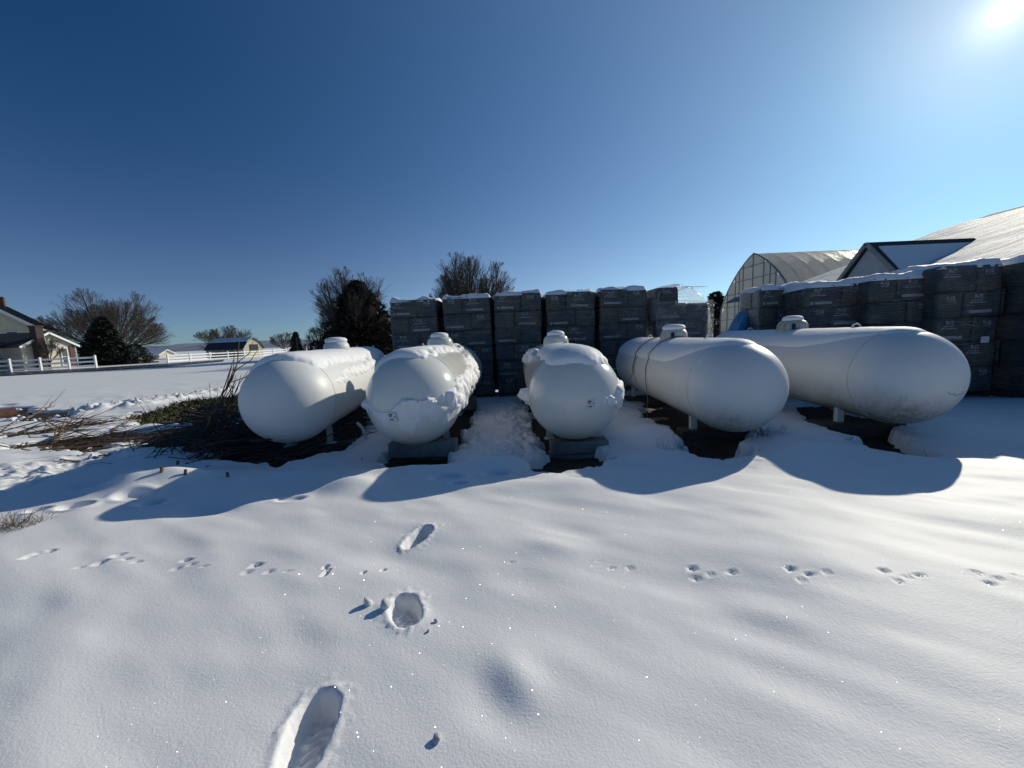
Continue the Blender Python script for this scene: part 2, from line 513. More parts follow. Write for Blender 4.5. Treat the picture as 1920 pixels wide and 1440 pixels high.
def panel_material():
    t = NT('twinwall_panel'); v = t.coords('Object')
    n = t.noise(v, .8, 3)
    df = t.new('ShaderNodeBsdfDiffuse'); tl = t.new('ShaderNodeBsdfTranslucent')
    c = t.ramp(n, [(.3, (.74, .72, .64)), (.7, (.84, .82, .75))])
    for q in (df, tl): t.l.new(c, q.inputs['Color'])
    m1 = t.new('ShaderNodeMixShader'); m1.inputs[0].default_value = .55
    t.l.new(df.outputs[0], m1.inputs[1]); t.l.new(tl.outputs[0], m1.inputs[2])
    gl = t.new('ShaderNodeBsdfGlossy'); gl.inputs['Roughness'].default_value = .25
    m2 = t.new('ShaderNodeMixShader'); m2.inputs[0].default_value = .08
    t.l.new(m1.outputs[0], m2.inputs[1]); t.l.new(gl.outputs[0], m2.inputs[2])
    t.l.new(m2.outputs[0], t.o.inputs['Surface'])
    return t.m
MAT['panel'] = panel_material()
def film_material():
    t = NT('greenhouse_film'); v = t.coords('Object', (3, 1, 1))
    n = t.noise(v, 1.0, 5, .6)
    df = t.new('ShaderNodeBsdfDiffuse'); tl = t.new('ShaderNodeBsdfTranslucent'); gl = t.new('ShaderNodeBsdfGlossy')
    t.l.new(t.ramp(n, [(.3, (.30, .30, .295)), (.7, (.44, .44, .43))]), df.inputs['Color'])
    tl.inputs['Color'].default_value = (.78, .76, .70, 1)
    gl.inputs['Roughness'].default_value = .3
    b = t.bump(n, .3, .1)
    for q in (df, gl): t.l.new(b, q.inputs['Normal'])
    m1 = t.new('ShaderNodeMixShader'); m1.inputs[0].default_value = .66
    t.l.new(df.outputs[0], m1.inputs[1]); t.l.new(tl.outputs[0], m1.inputs[2])
    m2 = t.new('ShaderNodeMixShader'); m2.inputs[0].default_value = .12
    t.l.new(m1.outputs[0], m2.inputs[1]); t.l.new(gl.outputs[0], m2.inputs[2])
    t.l.new(m2.outputs[0], t.o.inputs['Surface'])
    return t.m
MAT['film'] = film_material()
def snowy_roof_material():
    t = NT('streaked_roof_snow'); v = t.coords('Object', (.5, 2.2, 1))
    n = t.noise(v, 1.6, 6, .65)
    t.p('Base Color', t.ramp(n, [(.34, (.42, .42, .43)), (.60, (.80, .80, .81))]))
    t.p('Roughness', .7); t.p('Specular IOR Level', .12)
    t.p('Normal', t.bump(n, .8, .10))
    return t.m
MAT['roof_snow'] = snowy_roof_material()
def tarp_material():
    t = NT('blue_tarp'); v = t.coords('Object')
    n = t.noise(v, 4, 4, .6, .6)
    t.p('Base Color', t.ramp(n, [(.3, (.02, .13, .30)), (.7, (.04, .26, .50))]))
    t.p('Roughness', .35); t.p('Normal', t.bump(n, .6, .06))
    return t.m
MAT['tarp'] = tarp_material()
def needle_material(name, a, b):
    t = NT(name); g = t.new('ShaderNodeNewGeometry'); v = t.coords('Object')
    c = t.mix(g.outputs['Random Per Island'], a, b)
    c = t.mix(t.ramp(t.noise(v, .5, 3), [(.4, 0), (.7, .5)]), c, tuple(x * .6 for x in a))
    t.p('Base Color', c); t.p('Roughness', .7)
    return t.m
MAT['needle'] = needle_material('dark_needles', (.016, .024, .016), (.035, .045, .026))
MAT['needle_brown'] = needle_material('bronze_needles', (.022, .020, .014), (.05, .036, .02))
MAT['clip'] = needle_material('cut_evergreen', (.04, .05, .015), (.12, .10, .035))
MAT['dead'] = needle_material('dead_stalks', (.07, .045, .028), (.17, .115, .065))
MAT['sticker'] = simple('white_sticker', (.62, .63, .68), .5, .05, 30)
MAT['ink'] = simple('black_ink', (.012, .013, .016), .5, .1, 30)
MAT['rope'] = simple('grimy_rope', (.22, .19, .13), .8, .3, 40)
MAT['board'] = simple('pale_board', (.35, .25, .13), .8, .25, 8, stretch=(1, 5, 1))
MAT['hill'] = simple('haze_tinted_hill', (.20, .24, .31), 1.0, .25, .012)  # wooded hill with distance haze painted into its blue-grey colour

# ------------------------------------------------------------------ the ground: soil and the snow lying on it
def PG(pts): return np.array([G(*p) for p in pts])
BARE = [PG(q) for q in (
    [(352, 864), (392, 855), (440, 858), (520, 856), (575, 842), (640, 826), (690, 800), (700, 775), (640, 760), (560, 770), (470, 790), (428, 802), (395, 838)],
    [(700, 860), (720, 868), (790, 862), (850, 848), (868, 820), (882, 790), (905, 765), (880, 750), (800, 790), (722, 830), (706, 846)],
    [(985, 862), (1005, 872), (1060, 876), (1110, 874), (1138, 862), (1152, 842), (1140, 825), (1100, 800), (1050, 770), (1000, 740), (975, 745), (998, 800), (1003, 830), (988, 850)],
    [(1195, 768), (1240, 790), (1262, 812), (1285, 835), (1315, 850), (1370, 852), (1425, 846), (1432, 838), (1400, 820), (1430, 800), (1340, 765), (1250, 742), (1200, 742)],
    [(1475, 748), (1500, 775), (1540, 797), (1600, 820), (1640, 832), (1690, 840), (1735, 838), (1778, 832), (1750, 822), (1722, 810), (1700, 790), (1640, 765), (1560, 745)],
)]
BARE_ROUGH = [PG(q) for q in (
    [(0, 758), (50, 763), (130, 767), (152, 774), (90, 785), (30, 790), (0, 794)],
    [(200, 796), (235, 782), (330, 757), (400, 748), (447, 742), (447, 775), (400, 784), (330, 788), (262, 800), (225, 802)],
    [(0, 817), (100, 803), (170, 793), (185, 798), (100, 811), (0, 824)],
    [(28, 834), (120, 821), (220, 810), (330, 801), (400, 800), (425, 806), (415, 818), (370, 832), (280, 834), (200, 827), (100, 838)],
)]
TRODDEN = [PG(q) for q in (
    [(862, 800), (900, 762), (950, 750), (1000, 762), (1004, 820), (984, 850), (905, 846), (870, 830)],
    [(0, 890), (0, 868), (90, 858), (170, 838), (260, 828), (250, 845), (150, 868), (60, 895)],
    [(1400, 800), (1480, 790), (1500, 800), (1440, 812)],
)]
CLODS = PG([(110, 776), (180, 768), (240, 762), (330, 747), (400, 735), (450, 728)])
BANK2 = PG([(300, 683), (330, 678), (350, 676)])
# boot prints: heel, toe, half width, depth
BOOTS = [(G(762, 1024), G(806, 990), .044, .075), (G(769, 1178), G(752, 1120), .055, .075), (G(548, 1465), G(607, 1300), .058, .095)]
PAWS = []
for (x, y, r_) in ((52, 1048, 1.5), (66, 1042, 1.6), (88, 1036, 1.8), (150, 1064, .7), (190, 1055, 1.5), (222, 1040, 1.6), (238, 1048, 1.0), (257, 1053, .9),
                   (350, 1050, 1.1), (331, 1065, .8), (359, 1059, .8), (386, 1064, .6), (480, 1062, 1.2), (461, 1076, .9), (507, 1074, .9), (540, 1074, .5),
                   (611, 1065, 1.0), (615, 1072, .9), (609, 1079, 1.1), (682, 1075, .8), (718, 1069, .9), (762, 1074, .4), (962, 1058, .6), (990, 1068, .4),
                   (1120, 1054, .6), (1119, 1068, .6), (1150, 1066, .8), (1183, 1065, .9), (1298, 1067, 1.1), (1305, 1083, 1.0), (1333, 1078, .9), (1372, 1076, 1.0),
                   (1480, 1077, 1.1), (1500, 1096, 1.0), (1517, 1088, .9), (1549, 1086, .9), (1657, 1082, 1.1), (1682, 1101, 1.0), (1700, 1094, .9), (1725, 1090, .9),
                   (1832, 1081, 1.0), (1858, 1101, 1.0), (1875, 1090, .9), (1908, 1083, 1.0)):
    PAWS.append((G(x, y), r_))
MOUNDS = []                       # centre, (rx, ry), angle, height
for (x, y, rx, ry, a, h) in ((966, 1275, .08, .12, .5, .022), (930, 1325, .10, .15, .5, -.012), (290, 900, .42, .22, .25, .10), (245, 905, .16, .12, 0, .05), (335, 895, .20, .10, .4, .06),
                             (400, 862, .40, .10, .1, .08), (655, 905, .20, .16, 0, .07), (700, 880, .35, .12, .1, .05), (560, 880, .5, .12, .1, .04), (380, 948, .20, .10, 0, -.05),
                             (140, 905, .22, .10, .1, -.05), (100, 915, .2, .1, .1, .03), (830, 870, .5, .15, 0, .05), (940, 860, .3, .12, 0, .06), (1180, 855, .5, .2, 0, .05),
                             (1500, 840, .5, .15, .1, .05), (1850, 825, .9, .45, .1, -.09), (720, 1040, .35, .14, .2, -.022), (1040, 1030, .16, .08, -.4, .018), (1240, 800, .3, .3, 0, .05), (1000, 905, .6, .15, 0, .03)):
    MOUNDS.append((G(x, y), rx, ry, a, h))
HOLES = [(G(140, 945), .13, .05), (G(70, 950), .1, .03), (G(250, 925), .16, .04), (G(278, 938), .12, .035), (G(545, 930), .12, .02), (G(860, 905), .09, .035), (G(30, 905), .12, .04), (G(570, 850), .10, .02), (G(835, 890), .16, .03), (G(930, 880), .14, .03)]

def snow_z(x, y):
    x = np.asarray(x, float); y = np.asarray(y, float)
    near = np.clip(1 - (np.hypot(x, y) - 12) / 20, 0, 1)
    # wind ripple: long soft drifts lying across the wind
    ca, sa = math.cos(.52), math.sin(.52)
    u = x * ca - y * sa; w = x * sa + y * ca
    z = near * (.042 * fbm(u * .75, w * 1.7, 11, 3) + .011 * fbm(u * 2.2, w * 4.6, 23, 2, .5)) + .10 * fbm(x * .22, y * .22, 5, 3) * near
    z = z + .5 * fbm(x * .012, y * .012, 9, 3) * sstep(30, 120, np.hypot(x, y))
    z = z + base_z(y)
    for c, rx, ry, a, h in MOUNDS:
        dx, dy = x - c[0], y - c[1]
        p, q = dx * math.cos(a) + dy * math.sin(a), -dx * math.sin(a) + dy * math.cos(a)
        z = z + h * np.exp(-(p / rx) ** 2 - (q / ry) ** 2)
    for poly in TRODDEN:
        lo, hi = poly.min(0) - .6, poly.max(0) + .6
        k = (x > lo[0]) & (x < hi[0]) & (y > lo[1]) & (y < hi[1])
        if k.any():
            xx, yy = x[k], y[k]
            m_ = sstep(.22, -.15, poly_sd(xx, yy, poly))
            z[k] = z[k] + m_ * (.075 * np.abs(fbm(xx * 5, yy * 5, 61, 4, .6)) * 1.6 - .055 + .02 * vnoise(xx * 22, yy * 22, 3))
    lo, hi = CLODS.min(0) - 2, CLODS.max(0) + 2
    k = (x > lo[0]) & (x < hi[0]) & (y > lo[1]) & (y < hi[1])
    if k.any():
        xx, yy = x[k], y[k]
        m_ = sstep(.75, .1, line_d(xx, yy, CLODS) + .3 * vnoise(xx * 1.6, yy * 1.6, 8))
        t_ = fbm(xx * 3.4 + .6 * vnoise(xx * 5, yy * 5, 72), yy * 3.4, 71, 5, .68)
        z[k] = z[k] + m_ * (.07 + .20 * np.abs(t_) + .05 * np.floor(vnoise(xx * 4.5 + 2 * t_, yy * 3.5, 77) * 4) / 4 + .06 * vnoise(xx * 9, yy * 9, 78))
    for c, rr, dd in HOLES:
        d = np.hypot(x - c[0], (y - c[1]) * 1.5)
        z = z - dd * sstep(rr, rr * .55, d) + dd * .25 * np.exp(-((d - rr * 1.15) / (rr * .25)) ** 2)
    for c, s_ in PAWS:
        k = (np.abs(x - c[0]) < .14) & (np.abs(y - c[1]) < .14)
        if k.any():
            dx, dy = x[k] - c[0], y[k] - c[1]
            d = np.hypot(dx / (.0150 * s_), dy / (.020 * s_)) + .45 * vnoise(dx * 60, dy * 60, int(abs(c[0] * 97)) + 3)
            z[k] = z[k] - (.0105 + .006 * (c[0] < -.6)) * min(s_, 1.3) * sstep(1.12, .72, d) + .002 * np.exp(-((d - 1.35) / .3) ** 2)
    for heel, toe, hw, dep in BOOTS:
        ax = toe - heel; L = np.hypot(*ax); ax = ax / L
        k = (np.abs(x - (heel[0] + toe[0]) / 2) < .45) & (np.abs(y - (heel[1] + toe[1]) / 2) < .45)
        if k.any():
            dx, dy = x[k] - heel[0], y[k] - heel[1]
            p = dx * ax[0] + dy * ax[1]; q = -dx * ax[1] + dy * ax[0]
            hwp = hw * (1 - .10 * np.cos(np.clip(p / L, 0, 1) * math.pi * 2) + .10 * np.clip(p / L, 0, 1) - .05)
            d = np.hypot(q, np.where(p < hw * .8, p - hw * .8, np.where(p > L - hw, p - (L - hw), 0))) - hwp
            d = d + .008 * vnoise(x[k] * 40, y[k] * 40, 91) + .004 * vnoise(x[k] * 110, y[k] * 110, 92)
            wall = sstep(.010, -.012, d)
            tread = .006 * np.sign(np.sin(p * 190 + 2.2 * np.sin(q * 70))) * sstep(-.015, -.03, d)
            z[k] = z[k] - dep * wall * (.86 + .14 * np.clip(p / L, 0, 1)) + wall * (tread + .010 * vnoise(x[k] * 40, y[k] * 40, 97)) \
                + .004 * np.exp(-((d - .018) / .016) ** 2) + .007 * sstep(.09, .02, d) * sstep(-.01, .01, d) * np.maximum(vnoise(x[k] * 75, y[k] * 75, 98) - .12, 0) * 2.6
    # where it has melted back to the soil
    for i, poly in enumerate(BARE + BARE_ROUGH):
        lo, hi = poly.min(0) - .5, poly.max(0) + .5
        k = (x > lo[0]) & (x < hi[0]) & (y > lo[1]) & (y < hi[1])
        if k.any():
            xx, yy = x[k], y[k]
            rough = i >= len(BARE)
            s_ = poly_sd(xx, yy, poly); deep = base_z(yy)
            if rough:
                s_ = s_ + .10 + .8 * fbm(xx * 1.2, yy * 2.6, 41, 4, .6)
                z[k] = z[k] - (.26 + .55 * deep) * sstep(.10, -.14, s_)
            else:
                s_ = s_ + .085 + .16 * fbm(xx * 3.5, yy * 3.5, 43, 5, .6)
                z[k] = z[k] - (.27 + .55 * deep) * sstep(.07, -.10, s_) - .04 * sstep(.4, .0, s_)
    return z

def axis(pieces):
    a = [pieces[0][0]]
    for lo, hi, st in pieces:
        n = max(1, int(round((hi - lo) / st)))
        a += list(np.linspace(lo, hi, n + 1)[1:])
    return np.array(a)

def geo(a, b, first, k=1.22):
    out = []; p = a; s = first
    sg = 1 if b > a else -1
    while (b - p) * sg > s:
        p += s * sg; s *= k; out.append(p)
    out.append(b); return out

xs = np.concatenate([np.array(geo(-20, -6000, .5))[::-1], axis([(-20, -14, .16), (-14, -5.2, .055), (-5.2, -1.05, .020), (-1.05, -.4, .0085), (-.4, 4.6, .018), (4.6, 9, .05), (9, 14, .2)]), np.array(geo(14, 6000, .4))])
ys = np.concatenate([np.array(geo(.3, -40, .05))[::-1], axis([(.3, .95, .03), (.95, 2.9, .0092), (2.9, 5.4, .017), (5.4, 9.4, .030), (9.4, 14, .055), (14, 24, .16)]), np.array(geo(24, 7000, .3))])
gx, gy = np.meshgrid(xs, ys)
gz = snow_z(gx.ravel(), gy.ravel()).reshape(gx.shape)
nx, ny = len(xs), len(ys)
idx = np.arange(nx * ny).reshape(ny, nx)
Fq = np.stack([idx[:-1, :-1], idx[:-1, 1:], idx[1:, 1:], idx[1:, :-1]], -1).reshape(-1, 4)

ground = link('snow_ground', mesh_np('snow_ground', np.stack([gx, gy, gz], -1).reshape(-1, 3), Fq, True), MAT['snow'])
tag(ground, kind='structure')

def zs(x, y): return float(snow_z(np.array([float(x)]), np.array([float(y)]))[0])

sx_, sy_ = np.arange(-17, 8.01, .07), np.arange(1.5, 16, .07)
gx, gy = np.meshgrid(sx_, sy_)
def soil_z(x, y): return -.10 + .45 * base_z(y) + .05 * fbm(x * 3, y * 3, 31, 4, .6) + .02 * vnoise(x * 14, y * 14, 33)
gz = soil_z(gx, gy)
idx = np.arange(gx.size).reshape(gx.shape)
Fq = np.stack([idx[:-1, :-1], idx[:-1, 1:], idx[1:, 1:], idx[1:, :-1]], -1).reshape(-1, 4)
tag(link('soil', mesh_np('soil', np.stack([gx, gy, gz], -1).reshape(-1, 3), Fq, True), MAT['soil']), kind='structure')

# the lane that runs past the fences on the left
top = [G(-60, 702.5), G(182, 690.5), G(320, 682), G(420, 675)]; bot = [G(-60, 709), G(182, 696), G(320, 687.5), G(420, 678)]
V = []; n_ = 40
for t_ in np.linspace(0, 1, n_):
    i = min(int(t_ * 3), 2); f_ = t_ * 3 - i
    for e in (top, bot):
        p = e[i] * (1 - f_) + e[i + 1] * f_; V.append((p[0], p[1], zs(*p) + .06))
F = [[2 * i, 2 * i + 1, 2 * i + 3, 2 * i + 2] for i in range(n_ - 1)]
tag(link('road', mesh_np('road', V, F, True), MAT['asphalt']), kind='structure')

# hills far behind
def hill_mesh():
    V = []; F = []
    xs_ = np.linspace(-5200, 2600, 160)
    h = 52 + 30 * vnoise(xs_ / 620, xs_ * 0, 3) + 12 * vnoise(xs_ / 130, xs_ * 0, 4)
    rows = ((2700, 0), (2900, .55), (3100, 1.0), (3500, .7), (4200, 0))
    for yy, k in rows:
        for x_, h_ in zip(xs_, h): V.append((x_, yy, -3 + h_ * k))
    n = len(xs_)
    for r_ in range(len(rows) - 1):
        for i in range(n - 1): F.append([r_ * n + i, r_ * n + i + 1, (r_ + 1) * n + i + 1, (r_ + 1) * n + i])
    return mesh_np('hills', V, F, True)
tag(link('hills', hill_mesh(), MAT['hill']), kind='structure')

# ------------------------------------------------------------------ buildings
class Frame:
    """local building frame: origin, +x to the right of the facade, +y into the building"""
    def __init__(s, name, label, cat, x, y, heading, group=None):
        s.t = thing(name, label, cat, (x, y, 0), -heading, group)      # local +y points along the heading (from +Y towards +X)

def gable_shell(W, L, ze, zr, x0=0.0, th=.25, z0=-.3):
    """walls of a gabled house: x in [x0,x0+W], y in [0,L]; gables at y=0 and y=L"""
    xm = x0 + W / 2
    V = [(x0, 0, z0), (x0 + W, 0, z0), (x0 + W, 0, ze), (xm, 0, zr), (x0, 0, ze), (x0, L, z0), (x0 + W, L, z0), (x0 + W, L, ze), (xm, L, zr), (x0, L, ze)]
    F = [[0, 1, 2, 3, 4], [6, 5, 9, 8, 7], [1, 6, 7, 2], [5, 0, 4, 9]]
    return MB().add(V, F)

def slab(p, q, r_, s_, th):
    """thick quad p q r s, thickened downwards"""
    V = [p, q, r_, s_]; V = V + [(a[0], a[1], a[2] - th) for a in V]
    return MB().add(V, [[0, 1, 2, 3], [7, 6, 5, 4], [0, 4, 5, 1], [1, 5, 6, 2], [2, 6, 7, 3], [3, 7, 4, 0]])

def window(parent, c, w, h, nrm, mats=('glass', 'white_trim'), name='window', sashes=True):
    """a window on a wall; nrm is the outward local direction 'x', '-x', 'y' or '-y'"""
    ax = 0 if nrm in ('y', '-y') else 1
    sgn = 1 if not nrm.startswith('-') else -1
    n = np.array([0, sgn, 0]) if ax == 0 else np.array([sgn, 0, 0])
    tvec = np.array([1, 0, 0]) if ax == 0 else np.array([0, 1, 0])
    c = np.asarray(c, float)
    def bx(off, dw, dh, dep):
        d = np.abs(tvec) * dw + np.abs(n) * dep + np.array([0, 0, dh])
        return off, d
    g = MB(); o_, d_ = bx(c + n * .02, w, h, .05); g.box(o_, d_)
    win = g.build(name, MAT[mats[0]], parent)
    f = MB(); fw = .09
    for dx, dz, dw, dh in ((0, h / 2 + fw / 2, w + 2 * fw, fw), (0, -h / 2 - fw / 2, w + 2 * fw, fw), (-w / 2 - fw / 2, 0, fw, h), (w / 2 + fw / 2, 0, fw, h)):
        f.box(c + tvec * dx + n * .05 + np.array([0, 0, dz]), np.abs(tvec) * dw + np.abs(n) * .11 + np.array([0, 0, dh]))
    f.build('frame', MAT[mats[1]], win)
    if sashes:
        MB().box(c + n * .055, np.abs(tvec) * w + np.abs(n) * .03 + np.array([0, 0, .05])).build('sash_bar', MAT[mats[1]], win)
    return win

# --- cream farmhouse at the left edge
hd = R(-50.7 + 9)
t = thing('farmhouse', 'two storey cream farmhouse with dark standing seam roof, behind the near white fence', 'house', (-62.6, 51.8, 0), -hd)
W_, L_ = 9.0, 13.0
gable_shell(W_, L_, 5.5, 9.1, x0=-W_).build('wall', MAT['cream'], t)
ov = .45
for sgn, nm in ((1, 'roof'), (-1, 'roof')):
    xe = 0 + ov if sgn > 0 else -W_ - ov
    ze = 5.5 - ov * .8
    rp = slab((xe, -ov, ze + .12), (-W_ / 2, -ov, 9.22), (-W_ / 2, L_ + ov, 9.22), (xe, L_ + ov, ze + .12), .14)
    if sgn < 0:
        rp.F = [f[::-1] for f in rp.F]
    rf = rp.build(nm, MAT['roof_dark'], t)
    sm = MB()
    for k in range(24):
        yk = -ov + .15 + k * (L_ + 2 * ov - .3) / 23
        sm.bar((xe, yk, ze + .15), (-W_ / 2, yk, 9.25), .05, .09)
    s_ = sm.build('seam', MAT['roof_dark'], rf); s_['kind'] = 'stuff'
    MB().bar((xe, -ov - .04, ze - .05), (-W_ / 2, -ov - .04, 9.06), .06, .34).build('rake_board', MAT['white_trim'], t)
MB().bar((ov + .03, -ov, 5.5 - ov * .8 - .05), (ov + .03, L_ + ov, 5.5 - ov * .8 - .05), .10, .22).build('eave_board', MAT['white_trim'], t)
ch = MB().box((-W_ / 2, L_ - 1.6, 9.4), (.9, .9, 1.5)).build('chimney', MAT['brick_red'], t)
MB().box((-W_ / 2, L_ - 1.6, 10.2), (1.05, 1.05, .14)).build('chimney_cap', MAT['concrete'], ch)
window(t, (-1.9, -.02, 4.0), .85, 1.5, '-y')
window(t, (-4.4, -.02, 4.0), .85, 1.5, '-y')
window(t, (-6.9, -.02, 4.0), .85, 1.5, '-y')

# --- low stone cottage in front of it; the gable faces the sun
t = thing('stone_cottage', 'low whitewashed stone cottage with tall brick chimney, behind the near white fence', 'house', (-52.6, 42.0, 0), R(-90), None)
# local +y now points along -X? heading -90deg -> rotation +90: local x -> +Y, local y -> -X
t.rotation_euler = (0, 0, R(90))
W_, L_ = 5.0, 9.5
gable_shell(W_, L_, 2.75, 4.1).build('wall', MAT['stone'], t)
for sgn in (1, -1):
    xe = W_ + .4 if sgn > 0 else -.4
    ze = 2.75 - .4 * .54
    rp = slab((xe, -.35, ze + .1), (W_ / 2, -.35, 4.22), (W_ / 2, L_ + .3, 4.22), (xe, L_ + .3, ze + .1), .13)
    if sgn < 0: rp.F = [f[::-1] for f in rp.F]
    rp.build('roof', MAT['shingle'], t)
    MB().bar((xe, -.38, ze - .02), (W_ / 2, -.38, 4.10), .05, .22).build('rake_board', MAT['white_trim'], t)
# shed-roofed side wing in grey siding on the near side
MB().box((-1.6, 5.2, 1.1), (3.2, 6.6, 2.8)).build('side_wing', MAT['grey_siding'], t)
sl = slab((-3.5, 1.5, 2.45), (.0, 1.5, 3.2), (.0, 8.8, 3.2), (-3.5, 8.8, 2.45), .14)
rw = sl.build('wing_roof', MAT['shingle'], t)
sn = slab((-3.45, 1.55, 2.53), (-.6, 1.55, 3.14), (-.6, 8.7, 3.14), (-3.45, 8.7, 2.53), .07); sn.build('roof_snow', MAT['snow_far'], rw)
window(t, (-3.2, 5.6, 1.6), 1.2, 1.3, '-x')
window(t, (-3.2, 3.0, 1.6), 1.2, 1.3, '-x')
ch = MB().box((1.35, -.36, 2.2), (.72, .70, 5.0)).build('chimney', MAT['brick_dark'], t)
MB().box((1.35, -.36, 4.78), (.86, .84, .16)).build('chimney_cap', MAT['brick_dark'], ch)
window(t, (2.75, -.02, 2.55), .8, .5, '-y', sashes=False)
window(t, (3.9, -.02, 1.35), .55, 1.9, '-y')
MB().box((4.72, -.06, 1.2), (.42, .12, 2.7)).build('corner_pier', MAT['brick_red'], t)
MB().tube([(5.12, -.1, 2.5), (5.12, -.1, -.2)], .06, 8).build('downpipe', MAT['white_trim'], t)

# --- white rail fences
def rail_fence(pts, label, h=1.3, rails=(.25, .68, 1.12), group=None, far=False, post=.16, rh=.19):
    root = thing('rail_fence', label, 'fence', (pts[0][0], pts[0][1], 0), 0, group)
    pm = MB().box((0, 0, h / 2 - .1), (post, post, h + .2)).mesh('post')
    cm = MB().lathe([(post * .85, 0), (post * .85, .03), (0, .10)], 4).mesh('post_cap')
    P = [np.array([p[0], p[1], zs(p[0], p[1])]) for p in pts]
    o0 = np.array([pts[0][0], pts[0][1], 0])
    for p in P:
        po = link('post', pm, MAT['white_vinyl'], root, tuple(p - o0))
        if not far: link('post_cap', cm, MAT['white_vinyl'], po, (0, 0, h), (0, 0, R(45)))
    for a, b in zip(P[:-1], P[1:]):
        for z_ in rails:
            MB().bar(a - o0 + (0, 0, z_), b - o0 + (0, 0, z_), .05, rh).build('rail', MAT['white_vinyl'], root)
    return root
def along(a, b, n): return [(a[0] + (b[0] - a[0]) * i / (n - 1), a[1] + (b[1] - a[1]) * i / (n - 1)) for i in range(n)]
d_ = (np.array([-45.4, 42.5]) - np.array([-49.6, 38.5])) / 3
f0 = np.array([-49.6, 38.5])
rail_fence([tuple(f0 + d_ * k) for k in (-2, -1, 0, 1, 2, 3)], 'short near white three rail fence in front of the stone cottage')
rail_fence(along((-40.6, 46.0), (-37.0, 64.0), 8), 'long white three rail fence in front of the gambrel roofed shed', h=1.08, rails=(.2, .56, .92), post=.11, rh=.12)
rail_fence(along((-44.5, 50.5), (-41.5, 72.0), 8), 'farther white rail fence running just behind the long one by the shed', h=1.1, far=True, rails=(.2, .56, .92), post=.11, rh=.12)

# --- gambrel shed
t = thing('gambrel_shed', 'small tan gambrel roofed shed with snow on its upper roof, beyond white fence', 'shed', (-40.3, 58.8, 0), 0)
t.rotation_euler = (0, 0, R(74))
W_, L_ = 3.3, 7.6
z0, zeave, zk, zr = -.2, 1.5, 2.4, 2.95
xk = .62
prof = [(0, z0), (W_, z0), (W_, zeave), (W_ - xk, zk), (W_ / 2, zr), (xk, zk), (0, zeave)]
V = [(x, 0, z) for x, z in prof] + [(x, L_, z) for x, z in prof]; n = len(prof)
MB().add(V, [list(range(n)), [n + i for i in range(n)][::-1], [1, n + 1, n + 2, 2], [n, 0, 6, n + 6]]).build('wall', MAT['tan_siding'], t)
for a, b, mt, nm in (((-.22, zeave - .12), (xk, zk + .08), 'roof_dark', 'lower_roof'), ((xk, zk + .08), (W_ / 2, zr + .1), 'shingle', 'upper_roof'), ((W_ / 2, zr + .1), (W_ - xk, zk + .08), 'shingle', 'upper_roof'), ((W_ - xk, zk + .08), (W_ + .22, zeave - .12), 'roof_dark', 'lower_roof')):
    r_ = slab((a[0], -.2, a[1]), (b[0], -.2, b[1]), (b[0], L_ + .2, b[1]), (a[0], L_ + .2, a[1]), .08).build(nm, MAT[mt], t)
    if nm == 'upper_roof' and a[0] < 1:
        slab((a[0] + .03, -.15, a[1] + .08), (b[0] - .02, -.15, b[1] + .09), (b[0] - .02, L_ + .15, b[1] + .09), (a[0] + .03, L_ + .15, a[1] + .08), .07).build('roof_snow', MAT['snow_far'], r_)
window(t, (0, 4.6, .85), 1.1, .85, '-x', sashes=False)
for y_ in (1.2, 2.2, 3.2): MB().box((-.05, y_, .8), (.06, .12, 1.4)).build('post', MAT['steel_dark'], t)
MB().box((1.75, -.04, 1.55), (1.4, .08, .9)).build('loft_door', MAT['shingle'], t)
vane = MB().tube([(W_ / 2, .4, zr), (W_ / 2, .4, zr + .9)], .03, 6); vane.box((W_ / 2, .4, zr + .75), (.6, .04, .22)); vane.build('weather_vane', MAT['steel_dark'], t)

# --- long low sheds far off
def low_shed(label, x, y, w, d, h, rz, roofm='snow_far', rise=.9):
    t = thing('low_shed', label, 'shed', (x, y, 0), rz)
    gable_shell(d, w, h, h + rise, x0=-d / 2).build('wall', MAT['tan_siding'], t)
    for sgn in (1, -1):
        xe = sgn * (d / 2 + .4)
        sl = slab((xe, -.4, h - .1), (0, -.4, h + rise + .1), (0, w + .4, h + rise + .1), (xe, w + .4, h - .1), .15)
        if sgn < 0: sl.F = [f[::-1] for f in sl.F]
        sl.build('roof', MAT[roofm], t)
    return t
low_shed('long low shed with snow covered roof, right of the conical evergreen by the fence', -79.5, 90.0, 12.5, 3.4, 1.0, R(83), rise=.9)
low_shed('dark roofed low shed standing in front of the long snow covered shed', -70.2, 74.5, 5.5, 4, .2, R(83), 'roof_dark', .9)

# --- house whose brown roof shows over the pallet wall
t = thing('brown_roofed_house', 'house behind the pallet wall, only its brown roof and chimney showing', 'house', (-2.0, 30, 0), 0)
t.rotation_euler = (0, 0, R(90))
W_, L_ = 7, 6.6
gable_shell(W_, L_, 2.9, 4.75).build('wall', MAT['tan_siding'], t)
for sgn in (1, -1):
    xe = W_ + .4 if sgn > 0 else -.4
    sl = slab((xe, -.3, 2.75), (W_ / 2, -.3, 4.9), (W_ / 2, L_ + .3, 4.9), (xe, L_ + .3, 2.75), .16)
    if sgn < 0: sl.F = [f[::-1] for f in sl.F]
    sl.build('roof', MAT['brown_roof'], t)
ch = MB().box((W_ / 2, 1.0, 4.9), (.55, .55, 1.1)).build('chimney', MAT['brick_red'], t)
MB().box((W_ / 2, 1.0, 5.48), (.66, .66, .08)).build('chimney_cap', MAT['brick_red'], ch)

